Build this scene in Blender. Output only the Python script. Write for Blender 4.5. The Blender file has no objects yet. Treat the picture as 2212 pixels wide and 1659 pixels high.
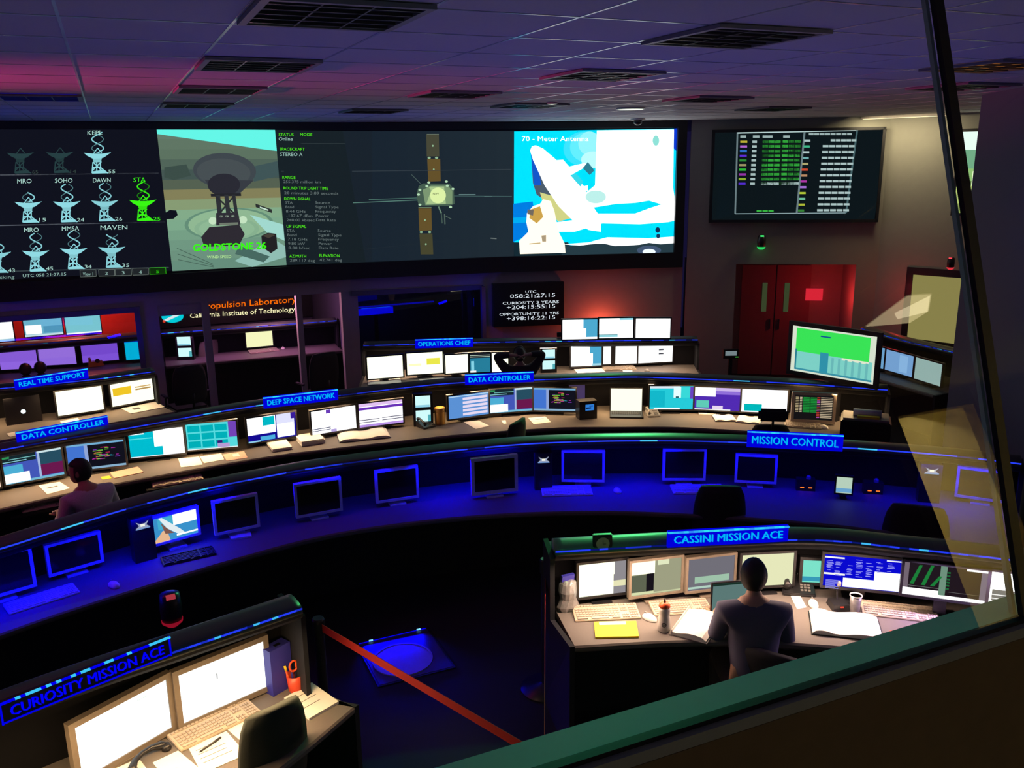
import bpy, bmesh, math, random
from mathutils import Vector, Matrix
random.seed(7)
SC = bpy.context.scene
COL = SC.collection
# ------------------------------------------------------------------ camera
W, H = 2212, 1659
F = 1900.0
EYE = Vector((0, 0, 3.45))
PITCH, YAW, ROLL = math.radians(14.26), math.radians(23.96), math.radians(-0.777)
fw = Vector((math.sin(YAW)*math.cos(PITCH), math.cos(YAW)*math.cos(PITCH), -math.sin(PITCH)))
r0 = Vector((math.cos(YAW), -math.sin(YAW), 0)); u0 = r0.cross(fw)
rt = r0*math.cos(ROLL) + u0*math.sin(ROLL)
up = u0*math.cos(ROLL) - r0*math.sin(ROLL)
cd = bpy.data.cameras.new('camera'); cam = bpy.data.objects.new('camera', cd); COL.objects.link(cam)
cam.matrix_world = Matrix(((rt.x, up.x, -fw.x, EYE.x), (rt.y, up.y, -fw.y, EYE.y), (rt.z, up.z, -fw.z, EYE.z), (0, 0, 0, 1)))
cd.sensor_width = 36; cd.lens = F/W*36; cd.clip_start = 0.05; cd.clip_end = 100
SC.camera = cam
# ------------------------------------------------------------------ world, exposure
wd = bpy.data.worlds.new('world'); SC.world = wd; wd.use_nodes = True
wd.node_tree.nodes['Background'].inputs[0].default_value = (0.13, 0.10, 0.6, 1)
wd.node_tree.nodes['Background'].inputs[1].default_value = 0.05
vs = SC.view_settings
vs.view_transform = 'Standard'; vs.look = 'None'; vs.exposure = 0.0; vs.gamma = 1.0; vs.use_curve_mapping = False
SC.cycles.max_bounces = 5; SC.cycles.transparent_max_bounces = 12; SC.cycles.sample_clamp_indirect = 3.0
SC.cycles.use_denoising = True

def lin(c):
    c = c/255.0
    return c/12.92 if c <= 0.04045 else ((c+0.055)/1.055)**2.4
def C3(r, g, b): return (lin(r), lin(g), lin(b))
# ------------------------------------------------------------------ lamps of the room and added ones in the gallery
def area(name, loc, target, sx, sy, power, color, spread=math.pi):
    l = bpy.data.lights.new(name, 'AREA'); l.shape = 'RECTANGLE'; l.size = sx; l.size_y = sy
    l.energy = power; l.color = color; l.spread = spread
    o = bpy.data.objects.new(name, l); COL.objects.link(o); o.location = loc
    d = Vector(target)-Vector(loc); o.rotation_euler = d.to_track_quat('-Z', 'Y').to_euler()
    return o
def point(name, loc, power, color, r=0.05):
    l = bpy.data.lights.new(name, 'POINT'); l.energy = power; l.color = color; l.shadow_soft_size = r
    o = bpy.data.objects.new(name, l); COL.objects.link(o); o.location = loc; return o
def spot(name, loc, target, power, color, angle, blend=0.5, r=0.05):
    l = bpy.data.lights.new(name, 'SPOT'); l.energy = power; l.color = color; l.spot_size = math.radians(angle); l.spot_blend = blend; l.shadow_soft_size = r
    o = bpy.data.objects.new(name, l); COL.objects.link(o); o.location = loc
    d = Vector(target)-Vector(loc); o.rotation_euler = d.to_track_quat('-Z', 'Y').to_euler(); return o
BLUE = (0.0, 0.0, 1.0); WARM = (1.0, 0.62, 0.30); RED = (1.0, 0.05, 0.04); GREEN = (0.08, 1.0, 0.25)
# coloured uplights that wash the ceiling
area('ceiling_wash_magenta', (-6.0, 6.7, 3.3), (-1.0, 6.5, 4.65), 0.5, 0.15, 46, (1.0, 0.03, 0.28), math.radians(30))
area('ceiling_wash_violet', (2.6, 4.4, 1.9), (2.6, 4.0, 4.0), 6.0, 2.0, 14.0, (0.10, 0.04, 1.0))
area('ceiling_wash_blue_back', (1.0, 10.2, 2.6), (1.0, 10.2, 4.0), 9.0, 1.2, 15.0, (0.0, 0.05, 1.0))
# green spotlight high at the back, raking over the consoles toward the gallery
spot('green_spot', (6.6, 10.6, 3.75), (2.2, 4.9, 1.2), 620, GREEN, 44, 0.7)
spot('green_spot_ledge', (2.2, 4.6, 3.9), (0.85, 0.87, 2.73), 58, (0.10, 1.0, 0.50), 34, 1.0)
spot('green_spot_hood', (0.9, 2.4, 3.9), (2.45, 4.32, 1.27), 80, GREEN, 15, 1.0)
# warm wall washer, top right, and red lamps by the door and behind the monitor bank
area('wall_washer', (9.75, 9.15, 3.93), (10.5, 9.35, 2.0), 1.0, 0.08, 12, (1.0, 0.78, 0.46))
point('red_lamp_door', (9.72, 10.02, 1.40), 7, (1.0, 0.03, 0.03), 0.1)
point('red_lamp_corner', (9.95, 9.0, 1.55), 2.2, (1.0, 0.04, 0.04), 0.05)
point('red_lamp_bank', (6.55, 11.35, 0.95), 12, (1.0, 0.10, 0.05), 0.08)
point('backroom_red', (-0.7, 13.5, 1.85), 60, (1.0, 0.16, 0.12), 0.15)
point('backroom_pink', (1.9, 12.80, 1.55), 26.0, (1.0, 0.35, 0.6), 0.1)
area('gallery_fill', (-1.5, -2.4, 2.35), (2.4, 0.7, 2.45), 0.5, 0.3, 2.0, (1.0, 0.80, 0.52), math.radians(100))  # unseen fill added to warm the brown wall under the window
area('frame_blue_left', (-0.15, 12.2, 1.25), (0.12, 12.42, 1.45), 0.25, 0.03, 0.8, BLUE); area('frame_blue_far_left', (-1.1, 12.15, 1.3), (-1.1, 12.45, 1.62), 1.6, 0.03, 1.2, BLUE)
area('frame_blue_mid', (4.6, 11.85, 1.3), (4.85, 12.1, 1.4), 0.3, 0.03, 0.8, BLUE); area('frame_blue_dark_room', (3.8, 12.0, 1.35), (3.8, 12.3, 1.65), 1.2, 0.03, 0.4, BLUE)
area('reflection_lamp', (5.6, -3.5, 3.9), (5.6, -4.2, 2.6), 0.8, 0.3, 55, (1.0, 0.80, 0.36))  # unseen lamp added to put a warm band in the glass reflection
# ------------------------------------------------------------------ pixel to place (the frame is 2212 x 1659)
def ray(x, y): return fw + rt*((x-1106.0)/F) - up*((y-829.5)/F)
def at(x, y, z):
    d = ray(x, y); return EYE + d*((z-EYE.z)/d.z)
def onplane(x, y, a, b):
    d = ray(x, y); n = Vector((-(b[1]-a[1]), b[0]-a[0])); t = (n.x*a[0]+n.y*a[1])/(n.x*d.x+n.y*d.y)
    return EYE + d*t
SCREENWALL = [(-4.0, 12.4), (3.0, 12.4), (5.2, 12.03), (7.85, 11.2)]
def onwall(x, y):
    for a, b in zip(SCREENWALL, SCREENWALL[1:]):
        p = onplane(x, y, a, b)
        if p.x <= b[0]+1e-6: return p
    return p
# ------------------------------------------------------------------ materials
def mat(name, rgb, rough=0.6, metal=0.0, noise=30.0, amt=0.12, bump=0.0, spec=0.5):
    m = bpy.data.materials.new(name); m.use_nodes = True; nt = m.node_tree; b = nt.nodes['Principled BSDF']
    tc = nt.nodes.new('ShaderNodeTexCoord'); n = nt.nodes.new('ShaderNodeTexNoise'); n.inputs['Scale'].default_value = noise
    nt.links.new(tc.outputs['Object'], n.inputs['Vector'])
    mx = nt.nodes.new('ShaderNodeMix'); mx.data_type = 'RGBA'
    mx.inputs[6].default_value = tuple(c*(1-amt) for c in rgb)+(1,); mx.inputs[7].default_value = tuple(min(1, c*(1+amt)) for c in rgb)+(1,)
    nt.links.new(n.outputs['Fac'], mx.inputs[0]); nt.links.new(mx.outputs[2], b.inputs['Base Color'])
    b.inputs['Roughness'].default_value = rough; b.inputs['Metallic'].default_value = metal; b.inputs['Specular IOR Level'].default_value = spec
    if bump:
        bp = nt.nodes.new('ShaderNodeBump'); bp.inputs['Strength'].default_value = bump; bp.inputs['Distance'].default_value = 0.002
        nt.links.new(n.outputs['Fac'], bp.inputs['Height']); nt.links.new(bp.outputs[0], b.inputs['Normal'])
    return m
M = {}
M['ceiling'] = mat('ceiling_tile', (0.55, 0.55, 0.56), 0.9, noise=60, amt=0.06, bump=0.3)
M['tbar'] = mat('painted_metal_bar', (0.56, 0.56, 0.57), 0.22, 0.0, amt=0.03)
M['wall'] = mat('painted_wall', (0.46, 0.47, 0.43), 0.8, noise=12, amt=0.05)
M['wallwarm'] = mat('beige_wall', (0.35, 0.36, 0.32), 0.8, noise=10, amt=0.05)
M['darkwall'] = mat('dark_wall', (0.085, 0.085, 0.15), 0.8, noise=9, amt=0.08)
M['redwall'] = mat('red_wall', (0.55, 0.05, 0.03), 0.7)
M['carpet'] = mat('dark_carpet', (0.008, 0.012, 0.017), 0.95, noise=220, amt=0.3, bump=0.4)
M['blackframe'] = mat('black_frame', (0.012, 0.014, 0.018), 0.45)
M['desk'] = mat('grey_laminate', (0.15, 0.135, 0.125), 0.6, noise=90, amt=0.05, spec=0.25)
M['hood'] = mat('hood_vinyl', (0.085, 0.105, 0.10), 0.36, noise=120, amt=0.06, spec=0.35)
M['console'] = mat('console_dark', (0.02, 0.022, 0.028), 0.7, spec=0.12)
M['backboard'] = mat('console_backboard', (0.16, 0.16, 0.18), 0.6)
M['bezel'] = mat('silver_bezel', (0.70, 0.70, 0.72), 0.4)
M['innerdark'] = mat('console_inner', (0.008, 0.008, 0.010), 0.8, spec=0.04)
M['plastic'] = mat('black_plastic', (0.012, 0.012, 0.015), 0.35)
M['greyplastic'] = mat('grey_plastic', (0.22, 0.21, 0.20), 0.5)
M['beige'] = mat('beige_plastic', (0.50, 0.42, 0.32), 0.5)
M['beigedark'] = mat('beige_bezel', (0.17, 0.14, 0.11), 0.5)
M['redcup'] = mat('red_cup', (0.65, 0.07, 0.03), 0.4)
M['keys'] = mat('pale_keys', (0.42, 0.36, 0.30), 0.6, noise=300)
M['darkkeys'] = mat('dark_keys', (0.03, 0.03, 0.035), 0.6, noise=300)
M['offglass'] = mat('dark_display_glass', (0.004, 0.004, 0.005), 0.12)
M['paper'] = mat('white_paper', (0.80, 0.78, 0.72), 0.9, noise=200, amt=0.03)
M['yellow'] = mat('yellow_folder', (0.95, 0.66, 0.03), 0.7)
M['salmon'] = mat('salmon_paper', (0.75, 0.42, 0.33), 0.85)
M['redpaper'] = mat('red_paper', (0.75, 0.10, 0.05), 0.8)
M['ink'] = mat('ink', (0.05, 0.05, 0.05), 0.8)
M['fabric'] = mat('black_fabric', (0.016, 0.017, 0.02), 0.9, noise=260, amt=0.3, bump=0.3)
M['greyfabric'] = mat('grey_green_fabric', (0.024, 0.030, 0.026), 0.9, noise=260, amt=0.25, bump=0.3)
M['jacket'] = mat('olive_jacket', (0.16, 0.15, 0.11), 0.9, noise=60, amt=0.2)
M['skin'] = mat('skin', (0.42, 0.24, 0.16), 0.55, noise=80, amt=0.06)
M['hair'] = mat('dark_hair', (0.012, 0.010, 0.009), 0.6, noise=200, amt=0.4, bump=0.5)
M['navy'] = mat('slate_sweater', (0.085, 0.085, 0.14), 0.9, noise=150, amt=0.15, bump=0.2)
M['greyshirt'] = mat('grey_check_shirt', (0.55, 0.53, 0.60), 0.9, noise=190, amt=0.45)
M['darkcloth'] = mat('dark_clothing', (0.02, 0.02, 0.028), 0.9, noise=150)
M['trousers'] = mat('dark_trousers', (0.025, 0.025, 0.03), 0.9, noise=150)
M['belt'] = mat('red_webbing', (0.55, 0.03, 0.02), 0.7, noise=400, amt=0.15)
M['amber'] = mat('amber_jar', (0.55, 0.30, 0.05), 0.35)
M['orange'] = mat('orange_plastic', (0.8, 0.10, 0.02), 0.4)
M['white'] = mat('white_plastic', (0.75, 0.72, 0.68), 0.4)
M['silver'] = mat('foil', (0.45, 0.44, 0.45), 0.3, 0.6, noise=40, amt=0.3, bump=1.0)
M['chrome'] = mat('chrome', (0.6, 0.6, 0.6), 0.2, 1.0)
M['bluebin'] = mat('panel_painted_led_blue', (0.03, 0.03, 0.30), 0.5)
M['board'] = mat('pale_yellow_board', (0.75, 0.68, 0.42), 0.7, noise=2, amt=0.05)
M['ledge'] = mat('gallery_ledge', (0.36, 0.40, 0.40), 0.5, noise=40, amt=0.05)
M['bronze'] = mat('brown_wall', (0.20, 0.15, 0.085), 0.75, noise=30)
M['plaque'] = mat('acrylic_plaque', (0.30, 0.30, 0.36), 0.3)
M['plate'] = mat('dark_plate', (0.06, 0.06, 0.08), 0.35)
M['door'] = mat('door_paint', (0.26, 0.12, 0.13), 0.6)
# one material for everything that gives off light: the colour comes from the face attribute
def glow_mat():
    m = bpy.data.materials.new('lit_surface'); m.use_nodes = True; nt = m.node_tree; nt.nodes.clear()
    o = nt.nodes.new('ShaderNodeOutputMaterial'); e = nt.nodes.new('ShaderNodeEmission'); a = nt.nodes.new('ShaderNodeAttribute')
    a.attribute_name = 'Col'; nt.links.new(a.outputs['Color'], e.inputs[0]); nt.links.new(e.outputs[0], o.inputs[0]); return m
M['glow'] = glow_mat()
def glass_mat():
    m = bpy.data.materials.new('gallery_glass'); m.use_nodes = True; nt = m.node_tree; nt.nodes.clear()
    o = nt.nodes.new('ShaderNodeOutputMaterial'); t = nt.nodes.new('ShaderNodeBsdfTransparent'); g = nt.nodes.new('ShaderNodeBsdfGlossy')
    f = nt.nodes.new('ShaderNodeFresnel'); f.inputs[0].default_value = 1.62; x = nt.nodes.new('ShaderNodeMixShader')
    n = nt.nodes.new('ShaderNodeTexNoise'); n.inputs['Scale'].default_value = 2.0
    mr = nt.nodes.new('ShaderNodeMapRange'); mr.inputs[3].default_value = 0.0; mr.inputs[4].default_value = 0.012
    nt.links.new(n.outputs['Fac'], mr.inputs[0]); nt.links.new(mr.outputs[0], g.inputs['Roughness'])
    t.inputs[0].default_value = (0.97, 0.985, 0.98, 1)
    nt.links.new(f.outputs[0], x.inputs[0]); nt.links.new(t.outputs[0], x.inputs[1]); nt.links.new(g.outputs[0], x.inputs[2]); nt.links.new(x.outputs[0], o.inputs[0]); return m
M['glass'] = glass_mat()
M['visionglass'] = mat('wired_glass', (0.16, 0.30, 0.12), 0.3)
# ------------------------------------------------------------------ mesh builder
_txt = {}
def text_geo(s):
    if s not in _txt:
        c = bpy.data.curves.new('t', 'FONT'); c.body = s; c.size = 1.0; c.resolution_u = 2
        o = bpy.data.objects.new('t', c); COL.objects.link(o)
        dg = bpy.context.evaluated_depsgraph_get(); me = bpy.data.meshes.new_from_object(o.evaluated_get(dg))
        v = [tuple(p.co) for p in me.vertices]; f = [tuple(p.vertices) for p in me.polygons]
        bpy.data.objects.remove(o); bpy.data.curves.remove(c); bpy.data.meshes.remove(me)
        xs = [p[0] for p in v] or [0, 1]
        _txt[s] = ([(p[0]-min(xs), p[1]) for p in v], f, (max(xs)-min(xs)) or 1)
    return _txt[s]
class MB:
    def __init__(s): s.v = []; s.f = []; s.c = []; s.T = None
    def add(s, vs, fs, col=None):
        n = len(s.v)
        for p in vs:
            p = Vector(p); s.v.append(tuple(s.T @ p) if s.T else tuple(p))
        for f in fs: s.f.append(tuple(i+n for i in f)); s.c.append(col or (1, 1, 1))
        return s
    def box(s, c, d, rz=0, col=None, taper=1.0, rx=0):
        x, y, z = d[0]/2, d[1]/2, d[2]/2
        q = Matrix.Translation(c) @ Matrix.Rotation(rz, 4, 'Z') @ Matrix.Rotation(rx, 4, 'X')
        vs = [q @ Vector((a*x*(taper if e > 0 else 1), b*y*(taper if e > 0 else 1), e*z)) for e in (-1, 1) for a, b in ((-1, -1), (1, -1), (1, 1), (-1, 1))]
        return s.add(vs, [(3, 2, 1, 0), (4, 5, 6, 7), (0, 1, 5, 4), (1, 2, 6, 5), (2, 3, 7, 6), (3, 0, 4, 7)], col)
    def quad(s, a, b, c, d, col=None): return s.add([a, b, c, d], [(0, 1, 2, 3)], col)
    def poly(s, pts, col=None): return s.add(pts, [tuple(range(len(pts)))], col)
    def prism(s, pts, z0, z1, col=None):
        n = len(pts); vs = [(p[0], p[1], z0) for p in pts]+[(p[0], p[1], z1) for p in pts]
        return s.add(vs, [tuple(range(n))[::-1], tuple(range(n, 2*n))]+[(i, (i+1) % n, n+(i+1) % n, n+i) for i in range(n)], col)
    def lathe(s, c, prof, n=16, col=None, axis='Z'):
        vs = []; fs = []
        for r, z in prof:
            for k in range(n):
                a = 2*math.pi*k/n; p = (r*math.cos(a), r*math.sin(a), z)
                if axis == 'Y': p = (p[0], p[2], p[1])
                if axis == 'X': p = (p[2], p[0], p[1])
                vs.append((c[0]+p[0], c[1]+p[1], c[2]+p[2]))
        m = len(prof)
        for i in range(m-1):
            for k in range(n): fs.append((i*n+k, i*n+(k+1) % n, (i+1)*n+(k+1) % n, (i+1)*n+k))
        fs.append(tuple(range(n))[::-1]); fs.append(tuple((m-1)*n+k for k in range(n)))
        return s.add(vs, fs, col)
    def tube(s, pts, r, n=8, col=None):
        pts = [Vector(p) for p in pts]; vs = []; fs = []; prev = None
        for i, p in enumerate(pts):
            t = (pts[min(i+1, len(pts)-1)]-pts[max(i-1, 0)]).normalized()
            a = (prev-t*prev.dot(t)).normalized() if prev else t.orthogonal().normalized()
            prev = a; b = t.cross(a); rr = r[i] if isinstance(r, (list, tuple)) else r
            vs += [p+a*rr*math.cos(2*math.pi*k/n)+b*rr*math.sin(2*math.pi*k/n) for k in range(n)]
        for i in range(len(pts)-1):
            for k in range(n): fs.append((i*n+k, i*n+(k+1) % n, (i+1)*n+(k+1) % n, (i+1)*n+k))
        m = len(pts); fs.append(tuple(range(n))[::-1]); fs.append(tuple((m-1)*n+k for k in range(n)))
        return s.add(vs, fs, col)
    def sweep(s, paths, closed=True, cap=True, col=None):
        "paths: list of point rows, one per profile point"
        m = len(paths); n = len(paths[0]); vs = [p for row in paths for p in row]; fs = []
        for i in range(m if closed else m-1):
            j = (i+1) % m
            for k in range(n-1): fs.append((i*n+k, i*n+k+1, j*n+k+1, j*n+k))
        if cap and closed: fs.append(tuple(i*n for i in range(m))); fs.append(tuple(i*n+n-1 for i in range(m))[::-1])
        return s.add(vs, fs, col)
    def text(s, st, f, col, h=None, w=None):
        "f(u,v)->point ; text of unit size laid from u=0"
        v, fs, wd_ = text_geo(st)
        return s.add([f(p[0]/wd_, p[1]/0.73) for p in v], fs, col)
    def obj(s, name, m, parent=None, smooth=False, bevel=0.0):
        me = bpy.data.meshes.new(name); me.from_pydata(s.v, [], s.f); me.materials.append(M[m] if isinstance(m, str) else m)
        if m == 'glow':
            a = me.attributes.new('Col', 'FLOAT_COLOR', 'CORNER'); i = 0
            for p, c in zip(me.polygons, s.c):
                for _ in p.vertices: a.data[i].color = (c[0], c[1], c[2], 1); i += 1
        else:
            bm = bmesh.new(); bm.from_mesh(me); bmesh.ops.recalc_face_normals(bm, faces=bm.faces)
            if bevel: bmesh.ops.bevel(bm, geom=list(bm.edges), offset=bevel, segments=2, affect='EDGES', clamp_overlap=True)
            bm.to_mesh(me); bm.free()
        me.update(); me.validate()
        if m == 'glow': pass
        if smooth:
            for p in me.polygons: p.use_smooth = True
        o = bpy.data.objects.new(name, me); COL.objects.link(o)
        if parent: o.parent = parent
        return o
def thing(name, label, cat, loc=(0, 0, 0), rz=0.0, group=None):
    o = bpy.data.objects.new(name, None); COL.objects.link(o); o.empty_display_size = 0.1
    o.location = loc; o.rotation_euler = (0, 0, rz); o['label'] = label; o['category'] = cat
    if group: o['group'] = group
    return o
def tag(o, label, cat, group=None):
    o['label'] = label; o['category'] = cat
    if group: o['group'] = group
    return o
def struct(o): o['kind'] = 'structure'; return o
def smoothline(P, n=8):
    P = [Vector((p[0], p[1])) for p in P]; P = [P[0]*2-P[1]]+P+[P[-1]*2-P[-2]]; out = []
    for i in range(1, len(P)-2):
        for k in range(n):
            t = k/n; a, b, c, d = P[i-1:i+3]
            out.append(0.5*((2*b)+(c-a)*t+(2*a-5*b+4*c-d)*t*t+(3*b-a-3*c+d)*t**3))
    out.append(P[-2]); return out
def resample(P, n):
    L = [0]
    for a, b in zip(P, P[1:]): L.append(L[-1]+(b-a).length)
    out = []; j = 0
    for k in range(n):
        s = L[-1]*k/(n-1)
        while j < len(L)-2 and L[j+1] < s: j += 1
        t = (s-L[j])/max(1e-9, L[j+1]-L[j]); out.append(P[j].lerp(P[j+1], min(1, t)))
    return out
def offs(P, d):
    out = []
    for i, p in enumerate(P):
        t = (P[min(i+1, len(P)-1)]-P[max(i-1, 0)]).normalized(); out.append(p+Vector((-t.y, t.x))*d)
    return out
# ================================================================== SETTING
ZC = 3.985
def wallslab(name, a, b, z0, z1, m, t=0.12, side=1):
    a = Vector(a); b = Vector(b); d = (b-a).normalized(); n = Vector((-d.y, d.x))*t*side
    return struct(MB().prism([a, b, b+n, a+n] if side > 0 else [a+n, b+n, b, a], z0, z1).obj(name, m))
struct(MB().box((3, 6.2, -0.05), (18, 18, 0.1)).obj('floor', 'carpet'))
struct(MB().box((3, 5.6, ZC+0.05), (18, 20.6, 0.1)).obj('ceiling', 'ceiling'))
# ceiling grid bars
g = MB()
for k in range(-9, 18):
    x = 0.515+0.613*k; g.box((x, 7.0, ZC-0.001), (0.012, 16.5, 0.002))
for k in range(-3, 16):
    y = 3.22+0.605*k; g.box((3, y, ZC-0.0012), (17, 0.012, 0.0024))
struct(g.obj('trim_1', 'tbar'))
# back wall: upper band behind the video wall, lower piers
wb = MB()
for a, b in zip(SCREENWALL, SCREENWALL[1:]):
    a = Vector(a); b = Vector(b); d = (b-a).normalized(); n = Vector((-d.y, d.x))*0.15
    wb.prism([a, b, b+n, a+n], 1.66, ZC)
X_ = lambda px, y=720: onwall(px, y).x
for x0, x1 in ((X_(307), X_(347)), (X_(441), X_(457)), (X_(645), X_(657)), (X_(742), X_(778))):
    wb.box(((x0+x1)/2, 12.47, 0.83), (x1-x0, 0.12, 1.66))
wb.box(((X_(347)+X_(450))/2, 12.47, 1.59), (X_(450)-X_(347), 0.10, 0.16))
a = Vector((4.92, 12.077)); b = Vector((5.2, 12.03)); d = (b-a).normalized(); n = Vector((-d.y, d.x))*0.15
wb.prism([a, b, b+n, a+n], 0, 1.66)
a = b; b = Vector((7.85, 11.2)); d = (b-a).normalized(); n = Vector((-d.y, d.x))*0.15
wb.prism([a, b, b+n, a+n], 0, 1.66)
struct(wb.obj('wall_back', 'wall'))
# painted reveals of the windows of the back rooms
fr = MB()
fr.box((-1.9, 12.39, 1.63), (4.2, 0.05, 0.07)); fr.box((X_(307)-0.03, 12.39, 1.1), (0.07, 0.05, 1.0))
struct(fr.obj('trim_2', 'backboard'))
fr = MB(); fr.box((3.95, 12.25, 1.63), (1.9, 0.05, 0.07), -0.16); fr.box((4.89, 12.02, 1.15), (0.06, 0.06, 1.0))
struct(fr.obj('trim_3', 'backboard'))
for nm, x0, x1, yy in (('window_1', -4, X_(307), 12.45), ('window_2', X_(778), 4.9, 12.42)):
    struct(MB().box(((x0+x1)/2, yy, 1.15), (x1-x0, 0.008, 0.95)).obj(nm, 'glass'))
# walls of the back rooms
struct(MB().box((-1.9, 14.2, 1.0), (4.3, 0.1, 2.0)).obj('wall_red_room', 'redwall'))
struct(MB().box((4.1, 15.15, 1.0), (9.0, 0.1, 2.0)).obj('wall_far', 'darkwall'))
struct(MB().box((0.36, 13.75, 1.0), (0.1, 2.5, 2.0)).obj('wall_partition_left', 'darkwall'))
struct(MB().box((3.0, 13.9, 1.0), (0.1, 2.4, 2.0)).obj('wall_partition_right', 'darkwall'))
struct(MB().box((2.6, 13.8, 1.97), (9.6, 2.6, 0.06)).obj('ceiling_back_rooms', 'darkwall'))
# right back: wall with the status board above, recess with the red double door below
K0 = Vector((7.85, 11.1)); K1 = Vector((10.15, 9.6)); K2 = Vector((10.7, 8.2))
kd = (K1-K0).normalized(); kn = Vector((-kd.y, kd.x))
w = MB()
w.prism([K0, K1, K1+kn*0.12, K0+kn*0.12], 1.90, ZC)
S0 = Vector((8.46, 10.70)); S1 = Vector((9.90, 9.76))
w.prism([K0, S0, S0+kn*0.9, K0+kn*0.9], 0, 1.90)
w.prism([S1, K1, K1+kn*0.9, S1+kn*0.9], 0, 1.90)
w.prism([S0, S1, S1+kn*0.9, S0+kn*0.9], 1.90, 1.97)
struct(w.obj('wall_back_right', 'wallwarm'))
struct(MB().prism([S0+kn*0.9, S1+kn*0.9, S1+kn*1.0, S0+kn*1.0], 0, 1.97).obj('wall_recess', 'wallwarm'))
wallslab('wall_right', K1, K1+(K2-K1)*2.6, 0, ZC, 'wallwarm')
wallslab('wall_right_near', (7.54, 6.07), (4.2, 1.04), 0, ZC, 'darkwall', 0.4, -1) if False else None
a = Vector((7.54, 6.07)); b = Vector((4.6, 1.64))
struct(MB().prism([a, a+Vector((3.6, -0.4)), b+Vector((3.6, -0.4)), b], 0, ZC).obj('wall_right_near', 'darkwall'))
# double door in the recess
dw = (S1-S0).length; ang = math.atan2(kd.y, kd.x)
def in_recess(s, dep, z): p = S0+kd*s+kn*dep; return Vector((p.x, p.y, z))
dr = thing('door_1', 'double door', 'door', in_recess(0, 0.86, 0), ang); del dr['label']; del dr['category']; dr['kind'] = 'structure'
for i, s0 in enumerate((0.18, 0.72)):
    f = MB().box((s0+0.26, 0, 0.9), (0.52, 0.045, 1.78)).obj('door_leaf', 'door', dr)
    MB().box((s0+(0.36 if i == 0 else 0.16), -0.028, 1.28), (0.075, 0.01, 0.46), col=(0.04, 0.055, 0.022)).obj('vision_panel', 'glow', f)  # glow put into the panes to lighten them
    MB().box((s0+(0.46 if i == 0 else 0.06), -0.045, 0.85), (0.02, 0.04, 0.16)).obj('handle', 'chrome', f)
# yellow pane on the right wall, its brightness put in as a glow
rd = (K2-K1).normalized(); rn = Vector((-rd.y, rd.x))
def quad_on(p, q, pix, off=0.0, lift=None):
    "four pixel corners on the vertical plane p-q, moved off the plane toward the viewer"
    out = []
    for x, y in pix:
        v = onplane(x, y, p, q); out.append(v)
    return out
def face_box(pts, t, nrm, mname, name, parent=None, off=0.0):
    "slab with front face pts, thickness t along -nrm (nrm points to the viewer)"
    f = [p+nrm*(t+off) for p in pts]; bk = [p+nrm*off for p in pts]
    return MB().add(f+bk, [(0, 1, 2, 3), (7, 6, 5, 4), (0, 4, 5, 1), (1, 5, 6, 2), (2, 6, 7, 3), (3, 7, 4, 0)]).obj(name, mname, parent)
nR = Vector((-rn.x, -rn.y, 0))
def vrect(p, q, s0, s1, z0, z1):
    d = (Vector(q)-Vector(p)).normalized(); a_ = Vector(p)+d*s0; b_ = Vector(p)+d*s1
    return [Vector((a_.x, a_.y, z0)), Vector((b_.x, b_.y, z0)), Vector((b_.x, b_.y, z1)), Vector((a_.x, a_.y, z1))]
def along(p, q, v): d = (Vector(q)-Vector(p)).normalized(); return (Vector((v[0], v[1]))-Vector(p)).dot(d)
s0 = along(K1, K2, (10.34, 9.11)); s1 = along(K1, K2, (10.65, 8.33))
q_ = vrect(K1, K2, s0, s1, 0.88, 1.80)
wn = MB().quad(*[p+nR*0.012 for p in q_], col=(0.27, 0.235, 0.075)).obj('yellow_glow_pane', 'glow'); struct(wn)
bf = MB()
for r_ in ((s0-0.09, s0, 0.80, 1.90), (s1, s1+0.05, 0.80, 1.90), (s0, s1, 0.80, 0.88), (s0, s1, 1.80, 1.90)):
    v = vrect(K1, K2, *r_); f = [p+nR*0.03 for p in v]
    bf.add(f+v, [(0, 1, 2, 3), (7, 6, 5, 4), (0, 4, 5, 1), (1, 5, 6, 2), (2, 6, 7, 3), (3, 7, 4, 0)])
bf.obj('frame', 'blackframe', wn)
# gallery: floor, wall under the window, ledge, glazing, mullion
ZS = 2.73
struct(MB().box((2.5, -1.7, 1.80), (11, 5.0, 0.1)).obj('floor_gallery', 'carpet'))
struct(MB().box((1.5, 0.835, 2.22), (9, 0.04, 0.97)).obj('wall_front', 'bronze'))
struct(MB().box((1.5, 0.872, 1.345), (9, 0.034, 2.69)).obj('wall_front_outer', 'wall'))
struct(MB().box((1.5, 0.865, ZS-0.02), (9, 0.05, 0.04), col=None).obj('trim_4', 'ledge'))
struct(MB().box((1.5, 0.833, ZS-0.010), (9, 0.014, 0.02)).obj('trim_5', 'blackframe'))
struct(MB().box((1.5, 0.821, ZS-0.016), (9, 0.010, 0.018)).obj('trim_6', 'ledge'))
gw = MB(); gw.box((1.1, -3.0, 2.9), (8.2, 0.1, 2.3)); gw.box((7.0, -3.0, 2.9), (2.0, 0.1, 2.3)); gw.box((5.6, -3.0, 3.92), (0.8, 0.1, 0.16))
struct(gw.obj('wall_gallery', 'bronze'))
gw = MB(); gw.box((5.6, -4.25, 2.9), (1.2, 0.1, 2.3)); gw.box((5.12, -3.6, 2.9), (0.1, 1.3, 2.3)); gw.box((6.08, -3.6, 2.9), (0.1, 1.3, 2.3))
struct(gw.obj('wall_reflection_alcove', 'board'))  # unseen alcove added for the warm band reflected in the glass
wA, wB = Vector((0, 0.835, ZS)), Vector((0, 1.215, ZC))
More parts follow.
